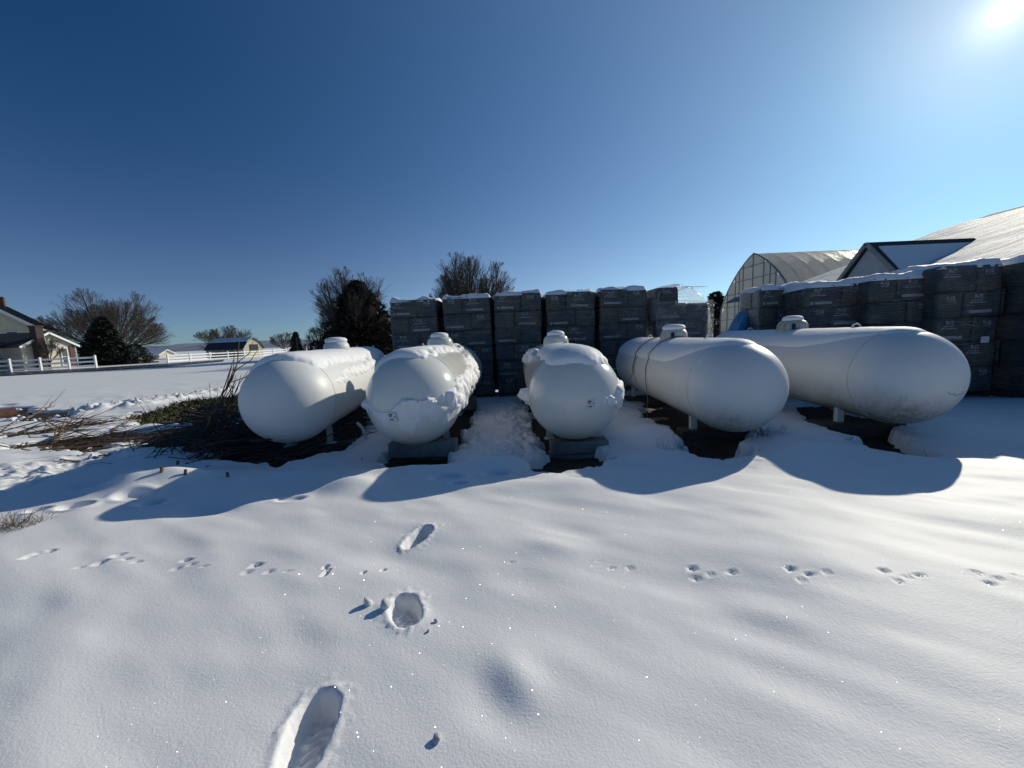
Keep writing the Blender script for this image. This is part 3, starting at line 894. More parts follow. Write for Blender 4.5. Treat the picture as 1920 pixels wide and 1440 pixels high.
# --- gothic greenhouse
GX, GY, GW, GH, GL = 19.8, 31.9, 4.7, 7.25, 12.0
t = thing('greenhouse', 'gothic arched greenhouse with pale glazed end wall and grey film roof', 'greenhouse', (GX, GY, 0))
def arch(v):
    """height of the arch at distance v from the middle"""
    u = np.clip(np.abs(v) / GW, 0, 1)
    return 2.6 + (GH - 2.6) * (1 - u ** 1.22) ** .62
vs = np.concatenate([-GW * np.sin(np.linspace(math.pi / 2, 0, 15)), GW * np.sin(np.linspace(0, math.pi / 2, 15))[1:]])
prof = [(-GW, -.2)] + [(v, float(arch(v))) for v in vs] + [(GW, -.2)]
def rib(x, rad, name, m):
    mb = MB(); q = .982 if x else 1.0; mb.tube([(x, v * q, z * q) for v, z in prof], rad, 6); return mb.build(name, m, t)
V = []; F = []
xs_ = np.linspace(0, GL, 73)
for x_ in xs_:
    sag = .018 * abs(math.sin(x_ / 1.22 * math.pi)) ** .5
    for v, z in prof:
        k = 1 - sag / 5; V.append((x_, v * k, z if z < 2 else z - sag * 1.2))
n = len(prof)
for i in range(len(xs_) - 1):
    for j in range(n - 1): F.append([i * n + j, (i + 1) * n + j, (i + 1) * n + j + 1, i * n + j + 1])
link('roof_film', mesh_np('roof_film', V, F, True), MAT['film'], t)
for k in range(11): rib(min(k * 1.22, GL), .03 if k else .07, 'hoop', MAT['galvanised'])
cols = [-4.7, -3.95, -2.75, -2.1, -1.35, 0, 1.3, 1.85, 2.4, 3.6, 4.7]
rows = [-.1, 1.05, 2.15, 3.25, 4.3, 5.3, 6.3, 7.3]
for a, b in zip(cols[:-1], cols[1:]):
    for c0, c1 in zip(rows[:-1], rows[1:]):
        za, zb = float(arch(a)) - .05, float(arch(b)) - .05
        zm = float(arch((a + b) / 2)) - .05
        P = [(a, c0), (b, c0)]
        if min(za, zb, 1e9) <= c0 and zm <= c0: continue
        tb, tm, ta = min(zb, c1), min(zm, c1), min(za, c1)
        pts = [(a + .03, c0 + .03), (b - .03, c0 + .03), (b - .03, max(tb - .03, c0 + .04)), ((a + b) / 2, max(tm - .03, c0 + .04)), (a + .03, max(ta - .03, c0 + .04))]
        V = [(-.02, p, q) for p, q in pts] + [(.02, p, q) for p, q in pts]
        lower = c1 < 1.2
        MB().add(V, [[0, 1, 2, 3, 4], [9, 8, 7, 6, 5]] + [[i, 5 + i, 5 + (i + 1) % 5, (i + 1) % 5] for i in range(5)]).build('pane', MAT['panel'] if not (lower and a < -2) else MAT['cream'], t)
for c in cols: MB().box((-.03, c, (float(arch(c)) - .1) / 2), (.08, .055, float(arch(c)) + .1)).build('mullion', MAT['galvanised'], t)
for c in rows[1:-1]:
    v = np.linspace(0, GW, 400); w_ = v[arch(v) > c + .05].max()
    MB().box((-.035, 0, c), (.07, 2 * w_, .05)).build('glazing_bar', MAT['galvanised'], t)

# --- large snow covered roof at the right, with a small gabled porch
t = thing('large_barn', 'large barn at the edge with broad snow covered roof and bare dark ridge', 'barn', (14.5, 9.0, 0))
EX, EZ, RX, RZ, LY = 0.0, 2.9, 13.1, 7.2, 13.5
MB().box((13.1, LY / 2, 1.2), (25.4, LY - .6, 2.8)).build('wall', MAT['grey_siding'], t)
for s0 in (1, -1):
    e = (RX - s0 * (RX - EX), EZ)
    sl = slab((e[0], -.4, e[1]), (RX, -.4, RZ), (RX, LY + .4, RZ), (e[0], LY + .4, e[1]), .18)
    if s0 < 0: sl.F = [f[::-1] for f in sl.F]
    sl.F = sl.F
    rf = sl.build('roof', MAT['shingle'], t)
    if s0 > 0:
        # snow sheet with a ragged upper edge that leaves the ridge bare
        nu, nv = 60, 90; V = []; F = []
        for j in range(nv):
            y_ = -.4 + (LY + .8) * j / (nv - 1)
            ue = .955 - .05 * (j / nv) + .02 * float(vnoise(np.array([y_ * 1.4]), np.array([0.]), 3)[0])
            for i in range(nu):
                u_ = ue * i / (nu - 1)
                th = .10 * min(1, (nu - 1 - i) / 3 + .02) + .05 * float(vnoise(np.array([u_ * 14]), np.array([y_ * 1.5]), 6)[0]) + .02
                V.append((EX - .12 + (RX - EX) * u_, y_, EZ + (RZ - EZ) * u_ + max(th, -.03)))
        for j in range(nv - 1):
            for i in range(nu - 1): F.append([j * nu + i, j * nu + i + 1, (j + 1) * nu + i + 1, (j + 1) * nu + i])
        link('roof_snow', mesh_np('roof_snow', V, F, True), MAT['roof_snow'], rf)
V = [(.3, .31, 2.6), (25.8, .31, 2.6), (RX, .31, RZ - .15)]; MB().add(V, [[0, 1, 2]]).build('gable_wall', MAT['grey_siding'], t)
V = [(.3, LY - .31, 2.6), (25.8, LY - .31, 2.6), (RX, LY - .31, RZ - .15)]; MB().add(V, [[2, 1, 0]]).build('gable_wall', MAT['grey_siding'], t)

t = thing('gabled_porch', 'small white gable with dark half snowy roof, joined to the large barn', 'porch', (14.75, 16.15, 0))
zr, hw, dz = 4.60, 2.5, 2.6
V = [(0, -hw + .25, -.2), (0, hw - .25, -.2), (0, hw - .25, zr - dz), (0, 0, zr - .12), (0, -hw + .25, zr - dz)]
MB().add(V + [(.2, a[1], a[2]) for a in V], [[4, 3, 2, 1, 0], [5, 6, 7, 8, 9]] + [[i, (i + 1) % 5, 5 + (i + 1) % 5, 5 + i] for i in range(5)]).build('gable_wall', MAT['grey_siding'], t)
for s0 in (-1, 1):
    y0 = s0 * hw; z0_ = zr - dz
    sl = slab((-.15, y0, z0_), (-.15, 0, zr), (4.2, 0, zr), (4.2, y0, z0_), .12)
    if s0 > 0: sl.F = [f[::-1] for f in sl.F]
    rf = sl.build('roof', MAT['shingle'], t)
    MB().bar((-.19, y0, z0_ - .05), (-.19, 0, zr - .05), .07, .14).build('rake_board', MAT['galvanised'], t)
    if s0 < 0:
        slab((-.05, y0 * .86, zr - dz * .86 + .05), (.10, y0 * .10, zr - dz * .10 + .05), (4.1, y0 * .10, zr - dz * .10 + .05), (4.1, y0 * .86, zr - dz * .86 + .05), .06).build('roof_snow', MAT['snow_far'], rf)

# ------------------------------------------------------------------ trees
def prisms(segs, n=4):
    """segs: array of (x0,y0,z0,x1,y1,z1,r0,r1) -> one mesh of tapered prisms"""
    S = np.asarray(segs, float)
    a, b = S[:, 0:3], S[:, 3:6]
    d = b - a; d /= np.linalg.norm(d, axis=1)[:, None] + 1e-9
    ref = np.where(np.abs(d[:, 2:3]) < .9, np.array([[0, 0, 1.0]]), np.array([[1.0, 0, 0]]))
    x = np.cross(d, ref); x /= np.linalg.norm(x, axis=1)[:, None] + 1e-9
    y = np.cross(d, x)
    t_ = np.linspace(0, 2 * math.pi, n, endpoint=False)
    ring = np.cos(t_)[None, :, None] * x[:, None, :] + np.sin(t_)[None, :, None] * y[:, None, :]
    V0 = a[:, None, :] + ring * S[:, 6][:, None, None]
    V1 = b[:, None, :] + ring * S[:, 7][:, None, None]
    V = np.concatenate([V0, V1], 1).reshape(-1, 3)
    base = (np.arange(len(S)) * 2 * n)[:, None]
    F = np.stack([np.stack([base[:, 0] + j, base[:, 0] + (j + 1) % n, base[:, 0] + n + (j + 1) % n, base[:, 0] + n + j], 1) for j in range(n)], 1).reshape(-1, 4)
    return V, F

def bare_tree(x, y, H, S, label, seed, limbs=8, trunk_h=.12, spread=62, twig=.016, sink=0.0, droop=0.0, m='bark', dens=1.0, group='bare winter trees', trunk_r=None):
    rnd = random.Random(seed)
    segs_t, segs_c = [], []
    tr = trunk_r or H * .026
    def rot(d, ang, az):
        d = np.asarray(d); ref = np.array([0, 0, 1.0]) if abs(d[2]) < .9 else np.array([1.0, 0, 0])
        a = np.cross(d, ref); a /= np.linalg.norm(a); b = np.cross(d, a)
        v = d * math.cos(ang) + (a * math.cos(az) + b * math.sin(az)) * math.sin(ang)
        return v / np.linalg.norm(v)
    def grow(p, d, L, r0, lev):
        nseg = (6, 4, 3, 2)[lev]
        step = L / nseg; pts = [(p, d)]
        r1 = r0 * (.25, .35, .5, .6)[lev]
        q, dd = p, d
        up = (.09, .07, .05, .04)[lev] - droop
        for i in range(nseg):
            k_ = .040 + .022 * lev
            dd = (dd[0] + rnd.gauss(0, k_), dd[1] + rnd.gauss(0, k_), dd[2] + rnd.gauss(0, k_) + up)
            l_ = math.sqrt(dd[0] ** 2 + dd[1] ** 2 + dd[2] ** 2); dd = (dd[0] / l_, dd[1] / l_, dd[2] / l_)
            q2 = (q[0] + dd[0] * step, q[1] + dd[1] * step, q[2] + dd[2] * step)
            ra = r0 + (r1 - r0) * i / nseg; rb = r0 + (r1 - r0) * (i + 1) / nseg
            (segs_t if lev == 0 else segs_c).append((*q, *q2, max(ra, twig * .45), max(rb, twig * .32)))
            q = q2; pts.append((q, dd))
        if lev >= 3: return
        nb = max(2, int(round((13, 9, 6)[lev] * dens)))
        for k in range(nb):
            f_ = (.20, .12, .08)[lev] + (1 - (.20, .12, .08)[lev]) * (k + rnd.random() * .9) / nb
            f_ = min(f_, .99)
            i = min(int(f_ * nseg), nseg - 1); g = f_ * nseg - i
            a_, b_ = pts[i][0], pts[i + 1][0]
            pp = tuple(a_[c] * (1 - g) + b_[c] * g for c in range(3))
            e = pts[i + 1][1]
            # a side shoot: tilt away from its parent by a random angle
            while True:
                v = (rnd.gauss(0, 1), rnd.gauss(0, 1), rnd.gauss(0, 1))
                dp = v[0] * e[0] + v[1] * e[1] + v[2] * e[2]
                v = tuple(v[c] - dp * e[c] for c in range(3)); l_ = math.sqrt(sum(c * c for c in v))
                if l_ > .3: break
            an = R(rnd.uniform(14, 34)); ca_, sa_ = math.cos(an), math.sin(an) / l_
            nd = tuple(e[c] * ca_ + v[c] * sa_ for c in range(3))
            if nd[2] < -.15: nd = (nd[0], nd[1], nd[2] * .3)
            ll = L * ((1 - f_) * rnd.uniform(.62, .98) + .07)
            grow(pp, nd, ll, max((r0 + (r1 - r0) * f_) * .5, twig * .55), lev + 1)
    t = thing('bare_tree', label, 'tree', (x, y, zs(x, y) - sink), 0, group)
    hb = H * trunk_h
    segs_t.append((0, 0, -.3, 0, 0, hb * .5, tr * 1.35, tr))
    segs_t.append((0, 0, hb * .5, 0, 0, hb, tr, tr * .9))
    az0 = rnd.uniform(0, 6.28)
    for k in range(limbs):
        ang = R(4 + (spread - 4) * ((k + .5) / limbs) ** .62 + rnd.uniform(-5, 5))
        az = az0 + k * 2.399
        d = np.array([math.sin(ang) * math.cos(az), math.sin(ang) * math.sin(az), math.cos(ang)])
        # reach of an ellipsoid crown in this direction
        reach = 1 / math.sqrt((math.sin(ang) / (S * .5)) ** 2 + (math.cos(ang) / (H - hb)) ** 2)
        grow((0.0, 0.0, hb * rnd.uniform(.75, 1.0)), tuple(float(c) for c in d), reach * rnd.uniform(.70, 1.0), tr * rnd.uniform(.45, .62), 0)
    V, F = prisms(segs_t, 6); link('trunk', mesh_np('trunk', V, F, True), MAT[m], t)
    V, F = prisms(segs_c, 3); link('crown', mesh_np('crown', V, F), MAT[m], t)
    return t

def conifer(x, y, H, Rad, label, seed, m='needle', n=5200, skirt=.02, power=.9, leaf=.30, group='dark evergreens', cat='tree', name='conifer_tree'):
    rng = np.random.default_rng(seed)
    t = thing(name, label, cat, (x, y, zs(x, y)), 0, group)
    MB().tube([(0, 0, -.2), (0, 0, H * .5), (0, 0, H * .97)], [H * .022, H * .014, .01], 7).build('trunk', MAT['bark_dark'], t)
    u = rng.random(n) ** 1.5
    h = skirt + (1 - skirt) * u
    az = rng.uniform(0, 2 * math.pi, n)
    wob = 1 + .20 * np.sin(az * 3 + seed) + .16 * vnoise(az * 2.2, h * 9, seed) * 2 + .10 * np.sign(np.sin(h * 46 + az))
    rr = Rad * (1 - h) ** power * wob * np.sqrt(rng.uniform(.18, 1, n)) + .05
    c = np.stack([rr * np.cos(az), rr * np.sin(az), h * H - rr * .14], 1)
    d = np.stack([np.cos(az) + rng.normal(0, .35, n), np.sin(az) + rng.normal(0, .35, n), rng.normal(-.05, .32, n)], 1)
    d /= np.linalg.norm(d, axis=1)[:, None]
    s = np.cross(d, rng.normal(size=(n, 3))); s /= np.linalg.norm(s, axis=1)[:, None]
    L = leaf * rng.uniform(.6, 1.35, n)[:, None] * (H / 6) ** .5; w = L * .26
    tip = c + d * L + np.array([0, 0, -.12]) * L
    V = np.stack([c - d * L * .35, c + s * w, tip, c - s * w], 1).reshape(-1, 3)
    F = np.arange(4 * n).reshape(n, 4)
    link('crown', mesh_np('crown', V, F), MAT[m], t)
    return t

bare_tree(-62.0, 60.5, 12.6, 21.5, 'wide spreading bare tree behind the stone cottage and conical evergreen', 7, limbs=22, trunk_h=.10, spread=84, twig=.020, dens=.92)
conifer(-52.2, 50.5, 6.2, 3.0, 'dark conical evergreen at the end of the near white fence', 3, n=7000, power=.8, leaf=.42)
conifer(-49.6, 51.5, 2.6, 2.0, 'low round dark evergreen beside the conical evergreen by the fence', 4, n=3000, power=.45, leaf=.34)
conifer(-55.4, 52.5, 3.9, 1.7, 'brownish evergreen between the stone cottage and the conical evergreen', 5, n=2600, power=.6, m='needle_brown', leaf=.36)
conifer(-53.3, 39.6, 2.2, 1.3, 'dark shrub at the very edge of the frame, behind the near fence', 6, n=1800, power=.4, leaf=.3, cat='shrub', name='evergreen_shrub')
bare_tree(-51.4, 43.3, 4.4, 4.0, 'small bare tree standing against the stone cottage chimney', 17, limbs=6, trunk_h=.2, spread=50, twig=.014, dens=.8, m='bark_dark')
bare_tree(-56.0, 77, 6.9, 13.5, 'round bare tree behind the gambrel roofed shed', 21, limbs=14, trunk_h=.08, spread=78, twig=.026, dens=.8)
bare_tree(-53.5, 92, 5.2, 9.0, 'low bare orchard tree between the shed and the small dark spruce', 31, limbs=12, trunk_h=.15, spread=80, twig=.03, dens=.65)
conifer(-46.6, 85, 4.5, 1.3, 'small dark spruce alone on the horizon left of the lamp post', 9, n=1700, power=.7, leaf=.5)
conifer(-76.5, 110, 2.8, 5.0, 'low grey shrubs on the horizon behind the far fence', 10, n=1500, power=.3, leaf=.5, m='needle_brown', cat='shrub', name='shrub')
conifer(-44.6, 86, 2.0, 1.6, 'low brown shrub right of the small dark spruce', 19, n=900, power=.3, leaf=.4, m='needle_brown', cat='shrub', name='shrub')
conifer(-22.0, 44.5, 1.9, 1.7, 'low dark clipped bush at the foot of the big dark evergreen', 12, n=2600, power=.35, leaf=.3, cat='shrub', name='evergreen_shrub')
conifer(-20.4, 45.0, 1.9, 1.5, 'second low dark bush, hard against the big dark evergreen', 13, n=2200, power=.35, leaf=.3, cat='shrub', name='evergreen_shrub')
conifer(-17.4, 45.5, 8.6, 4.5, 'big broad dark evergreen wrapped in bare branches left of the pallet wall', 14, n=12000, power=.62, m='needle_brown', leaf=.40)
bare_tree(-18.3, 46.0, 10.3, 12.4, 'dense upright bare tree around the big dark evergreen', 41, limbs=20, trunk_h=.06, spread=60, twig=.018, dens=.9)
bare_tree(-22.5, 46.5, 5.6, 4.5, 'small bare tree leaning out beside the big dark evergreen', 43, limbs=9, trunk_h=.1, spread=60, twig=.016, dens=.8)
bare_tree(-14.2, 46.5, 5.8, 4.5, 'thin grey bare tree between the big evergreen and the pallet wall', 44, limbs=9, trunk_h=.1, spread=45, twig=.016, dens=.8)
bare_tree(-4.0, 40, 10.2, 14.5, 'rounded bare tree rising over the pallet wall behind a brown roof', 51, limbs=24, trunk_h=.16, spread=80, twig=.016, dens=.95)
bare_tree(8.0, 41, 6.5, 10.5, 'bare treetop just showing over the pallet wall near its gap', 53, limbs=14, trunk_h=.2, spread=70, twig=.014, dens=.8)
conifer(23.7, 45, 5.6, 2.0, 'grey green spruce between the loose plastic and the greenhouse', 15, n=3600, power=.55, leaf=.42)
conifer(20.2, 38, 3.3, 1.2, 'dark pointed evergreen at the corner of the greenhouse', 16, n=2200, power=.7, leaf=.34)

# lamp post on the horizon
t = thing('lamp_post', 'slim lamp post with a single round lamp, left of the big evergreen', 'lamp post', (-35.9, 70, 0))
MB().tube([(0, 0, -.1), (0, 0, 3.6), (.1, 0, 3.85), (.35, 0, 3.95)], [.09, .06, .05, .05], 8).build('pole', MAT['steel_dark'], t)
MB().lathe([(0, .14), (.16, .08), (.24, -.06), (.20, -.16), (0, -.2)], 12, c=(.5, 0, 3.93)).build('lamp_head', MAT['steel_dark'], t)

# ------------------------------------------------------------------ pallet stacks
def pillow(sx, sy, sz, seed, rad=.07, bulge=.022, n=(9, 7, 6)):
    """a plump bag: rounded box with bulged, slightly lumpy faces"""
    rng = np.random.default_rng(seed)
    V = []; F = []; ind = {}
    def pt(i, j, k):
        key = (i, j, k)
        if key in ind: return ind[key]
        u = np.array([i / n[0] * 2 - 1, j / n[1] * 2 - 1, k / n[2] * 2 - 1])
        h = np.array([sx, sy, sz]) / 2
        p = np.sign(u) * np.abs(u) ** .8 * h
        inner = np.clip(p, -(h - rad), h - rad)
        d = p - inner; L = np.linalg.norm(d)
        if L > 1e-9: p = inner + d / L * rad if np.count_nonzero(np.abs(d) > 1e-9) > 1 else inner + d
        b = bulge * (1 - u ** 2)
        q = np.array([b[1] * b[2], b[0] * b[2], b[0] * b[1]]) / bulge
        p = p + np.sign(u) * q * (np.abs(u) > .999)
        p = p + rng.normal(0, .004, 3)
        ind[key] = len(V); V.append(p); return ind[key]
    for a, b, c in ((0, 1, 2), (1, 2, 0), (2, 0, 1)):
        for side in (0, 1):
            for i in range(n[a]):
                for j in range(n[b]):
                    q = []
                    for di, dj in ((0, 0), (1, 0), (1, 1), (0, 1)):
                        w = [0, 0, 0]; w[a] = i + di; w[b] = j + dj; w[c] = n[c] * side
                        q.append(pt(*w))
                    F.append(q if side else q[::-1])
    return mesh_np('bale', np.array(V), F, True)

def text_mesh(s, size, bold=.004):
    cu = bpy.data.curves.new('lettering', 'FONT'); cu.body = s; cu.size = size; cu.offset = bold; cu.align_x = 'LEFT'; cu.resolution_u = 2
    o = bpy.data.objects.new('lettering', cu); COL.objects.link(o)
    dg = bpy.context.evaluated_depsgraph_get(); me = o.evaluated_get(dg).to_mesh()
    V = np.array([v.co[:] for v in me.vertices]); F = [list(p.vertices) for p in me.polygons]
    bpy.data.objects.remove(o); return V, F

LH = .385
LONG, SHORT, DEEP = .66, .45, .45
TV, TF = text_mesh('P-15', .082)

def face_print(w, long_face, var):
    """flat print on the front of a bag, following its bulge"""
    rng = np.random.default_rng(var + 50)
    mb = MB(); st = MB()
    def put(V, F, x, z, tgt):
        P = np.stack([V[:, 0] + x, np.zeros(len(V)), V[:, 1] + z], 1)
        u = np.clip(P[:, 0] / (w / 2), -1, 1); k = np.clip(P[:, 2] / (LH / 2), -1, 1)
        d0 = DEEP if long_face else LONG
        P[:, 1] = -d0 / 2 - .014 * (1 - u ** 2) * (1 - k ** 2) - .008
        tgt.add(P, F)
    def rect(x0, z0, x1, z1, tgt, nn=6):
        xs_ = np.linspace(x0, x1, nn + 1)
        V = np.array([(a, z, 0) for z in (z0, z1) for a in xs_]); F = [[i, i + 1, nn + 2 + i, nn + 1 + i] for i in range(nn)]
        put(V, F, 0, 0, tgt)
    if long_face:
        x0 = -.20 + .03 * var
        put(TV, TF, x0, .085, mb)
        for r_, (ln, hh) in enumerate(((.20, .012), (.28, .016))):
            x = x0 - .05 - .03 * r_; z = .052 - .034 * r_
            while x < x0 - .05 - .03 * r_ + ln:
                ww = rng.uniform(.012, .045); rect(x, z, x + ww, z + hh, mb, 1); x += ww + rng.uniform(.005, .012)
        rect(-.27 + .02 * var, -.135, .13 + .02 * var, -.088, st)
    else:
        put(TV, TF, -.10 + .04 * var, .078, mb)
        x = -.09 + .04 * var
        while x < .08: ww = rng.uniform(.012, .04); rect(x, .052, x + ww, .062, mb, 1); x += ww + .01
    return mb, st

BALE = {}
for lf in (True, False):
    for v in range(3):
        w = LONG if lf else SHORT
        d = DEEP if lf else LONG
        me = pillow(w + .02, d + .01, LH + .012, 10 * v + lf, rad=.026, bulge=.009)
        me.materials.append(MAT['bale'])
        mb, st = face_print(w, lf, v)
        lm = mb.mesh('lettering'); lm.materials.append(MAT['print'])
        sm = None
        if st.V: sm = st.mesh('printed_stripe'); sm.materials.append(MAT['stripe'])
        BALE[lf, v] = (me, lm, sm)

def pallet_mesh():
    mb = MB()
    for k in range(6): mb.box((0, -.42 + k * .168, .125), (1.10, .12, .02))
    for x in (-.48, 0, .48): mb.box((x, 0, .06), (.09, .98, .10))
    return mb.mesh('pallet')
PALLET = pallet_mesh()

def top_snow(w, d, seed, th=.07, over=.03):
    n = 22; V = []; F = []
    for j in range(n):
        for i in range(n):
            u, v = i / (n - 1) * 2 - 1, j / (n - 1) * 2 - 1
            e = min(1 - abs(u), 1 - abs(v))
            x, y = u * (w / 2 + over), v * (d / 2 + over)
            nz_ = float(vnoise(np.array([x * 4 + seed * 7]), np.array([y * 4]), seed)[0])
            nf = float(vnoise(np.array([x * 15 + seed * 7]), np.array([y * 15]), seed + 1)[0])
            z = (th + .08 * nz_ + .025 * nf) * min(1, e * 7) ** .45 - .03 * (1 - min(1, e * 12))
            x += .02 * nf; y += .03 * nf
            V.append((x, y, z))
    m0 = len(V)
    for j in range(n - 1):
        for i in range(n - 1): F.append([j * n + i, j * n + i + 1, (j + 1) * n + i + 1, (j + 1) * n + i])
    return mesh_np('snow_cap', V, F, True)

ORD = ('first', 'second', 'third', 'fourth', 'fifth', 'sixth')
def stack(x, y, rz, label, seed, layers=6, width=1.12, group='wrapped pallet stacks', skip=None, zb=-.06, snow=.07):
    hs = 1.05 if layers > int(layers) else 1.0; layers = int(layers)
    rnd = random.Random(seed)
    t = thing('pallet_stack', label, 'pallet stack', (x, y, zb), rz, group)
    link('pallet', PALLET, MAT['timber'], t)
    sc = width / (LONG + SHORT)
    lean = 0.0
    for L in range(layers):
        z = .14 + LH * hs * (L + .5)
        flip = (L + seed) % 2
        y0 = -(LONG + SHORT) / 2
        cells = []
        # front row: one bag long side out, one bag end on; behind them the same turned round
        xl = -(LONG + SHORT) / 2 + LONG / 2; xs__ = (LONG + SHORT) / 2 - SHORT / 2
        if flip: xl, xs__ = -xl, -xs__
        cells.append((True, xl, y0 + DEEP / 2, 0)); cells.append((False, xs__, y0 + LONG / 2, 0))
        cells.append((True, -xl, -y0 - DEEP / 2, math.pi)); cells.append((False, -xs__, -y0 - LONG / 2, math.pi))
        for ci, (lf, cx, cy, a) in enumerate(cells):
            if skip and skip(L, ci, cx, cy): continue
            me, lm, sm = BALE[lf, rnd.randrange(3)]
            sc_ = sc if a == 0 or width < 1.0 else 1.205 / (LONG + SHORT)      # rear bags widened to block sunlight coming through the gaps
            b = link('bale', me, None, t, (cx * sc_ + rnd.uniform(-.012, .012) + lean, cy + rnd.uniform(-.02, .015), z + rnd.uniform(-.006, .006)), (R(rnd.uniform(-1.5, 1.5)), R(rnd.uniform(-1.6, 1.6)), a + R(rnd.uniform(-2, 2))))
            b.scale = (sc_, 1, hs)
            if a == 0:
                if L == layers - 1 or rnd.random() < .62: link('lettering', lm, None, b)
                if sm is not None and rnd.random() < .75: link('printed_stripe', sm, None, b)
        lean += rnd.uniform(-.010, .010)
    # ridges of gathered stretch film that run right across the bags
    wf = MB(); Ht = LH * hs * layers; yf = -(LONG + SHORT) / 2 - .012
    for k in range(int(9 * layers)):
        z0 = .14 + Ht * rnd.random(); x0 = rnd.uniform(-.5, .1) * width; x1 = min(x0 + rnd.uniform(.25, .9) * width, width * .5); hh = rnd.uniform(.003, .011); sl_ = rnd.gauss(0, .03)
        if rnd.random() < .12: sl_ = rnd.choice((-1, 1)) * rnd.uniform(.25, .6)
        n_ = 9; P = []
        for q in range(n_):
            f_ = q / (n_ - 1); x_ = x0 + (x1 - x0) * f_; zc = z0 + sl_ * (x_ - x0) + .006 * math.sin(q * 1.7 + k)
            zc = min(max(zc, .16), .14 + Ht - .02); hq = hh * math.sin(math.pi * min(max(f_, .04), .96)) ** .5
            bow = -.012 * (1 - min(1, abs(x_) / (width / 2)) ** 4)
            P += [(x_, yf + bow + .004, zc - hq), (x_, yf + bow - .007, zc), (x_, yf + bow + .004, zc + hq)]
        wf.add(P, [[3 * q + c_, 3 * q + 3 + c_, 3 * q + 4 + c_, 3 * q + 1 + c_] for q in range(n_ - 1) for c_ in (0, 1)])
    o_ = wf.build('stretch_film', MAT['film_fold'], t, True); o_['kind'] = 'stuff'
    if snow:
        link('snow_cap', top_snow(width, 1.08, seed, snow), MAT['snow_cap'], t, (0, 0, .14 + LH * hs * layers - .005))
    return t

LFT = [(-2.20, 1.08), (-.985, 1.10), (.22, 1.08), (1.45, 1.11), (2.67, 1.08)]
LB = ['leftmost wrapped pallet stack of the back row, beside the bare evergreen', 'wrapped pallet stack of the back row, second from its left end', 'wrapped pallet stack of the back row, third from its left end',
      'wrapped pallet stack right behind the tank with a small sticker on its round end', 'wrapped pallet stack of the back row next to the torn plastic one']
for i, ((x, w), lb) in enumerate(zip(LFT, LB)):
    stack(x, 9.15 + .56 + .03 * (i % 2), R((-.8, .6, -.5, .9, -.4)[i]), lb, i + 1, width=w, zb=-.10 + (0, .03, .05, .03, .05)[i] - .02)

def skip6(L, ci, cx, cy):
    return L == 5 and cx > 0.05
s6 = stack(4.02, 9.70, R(1.0), 'part used pallet stack under loose billowing clear plastic', 6, width=1.20, skip=skip6, zb=-.06, snow=0)
def billow():
    # section in x,z swept over depth: up over the single top bag, bulging out to the right and down
    sec = [(-.62, 1.55), (-.66, 2.0), (-.58, 2.38), (-.40, 2.51), (-.05, 2.52), (.22, 2.47), (.45, 2.33), (.62, 2.12), (.72, 1.86), (.74, 1.62), (.70, 1.40), (.66, 1.15), (.70, .9), (.66, .5)]
    sec = np.array(sec); k = np.linspace(0, len(sec) - 1, 60)
    X = np.interp(k, range(len(sec)), sec[:, 0]); Z = np.interp(k, range(len(sec)), sec[:, 1])
    for _ in range(3):
        X[1:-1] = (X[:-2] + 2 * X[1:-1] + X[2:]) / 4; Z[1:-1] = (Z[:-2] + 2 * Z[1:-1] + Z[2:]) / 4
    V = []; F = []; nd = 26
    for j in range(nd):
        v = j / (nd - 1); yy = -.60 + 1.2 * v
        for i in range(60):
            wob = .05 * float(fbm(np.array([k[i] * .9]), np.array([v * 3.]), 5, 3)[0]) + .02 * math.sin(k[i] * 5 + v * 6)
            end = min(1, min(v, 1 - v) * 9)
            V.append((X[i] * (.93 + .07 * end) + wob * .8, yy, Z[i] - .06 * (1 - end) + wob * .6))
    for j in range(nd - 1):
        for i in range(59): F.append([j * 60 + i, j * 60 + i + 1, (j + 1) * 60 + i + 1, (j + 1) * 60 + i])
    return mesh_np('loose_plastic', V, F, True)
link('loose_plastic', billow(), MAT['plastic'], s6)
# front curtain of the same plastic
V = []; F = []
for j in range(30):
    for i in range(30):
        x = -.62 + 1.34 * i / 29; z = .3 + 1.82 * j / 29
        if z > 1.95: x *= .97
        V.append((x, -.615 - .03 * float(fbm(np.array([x * 3 + z]), np.array([z * 2.]), 15, 3)[0]) - .01, z))
for j in range(29):
    for i in range(29): F.append([j * 30 + i, j * 30 + i + 1, (j + 1) * 30 + i + 1, (j + 1) * 30 + i])
MAT['plastic_thin'] = plastic_material('clinging_plastic', .24)
link('plastic_curtain', mesh_np('plastic_curtain', V, F, True), MAT['plastic_thin'], s6)

RB = ['lower wrapped pallet stack at the far end of the right row, beside the blue tarp', 'wrapped pallet stack of the right row, second from its far end', 'wrapped pallet stack of the right row, right behind the dome of the farthest tank',
      'wrapped pallet stack of the right row, with a white paper tag on it', 'wrapped pallet stack of the right row beyond the dark gap, nearest the frame edge']
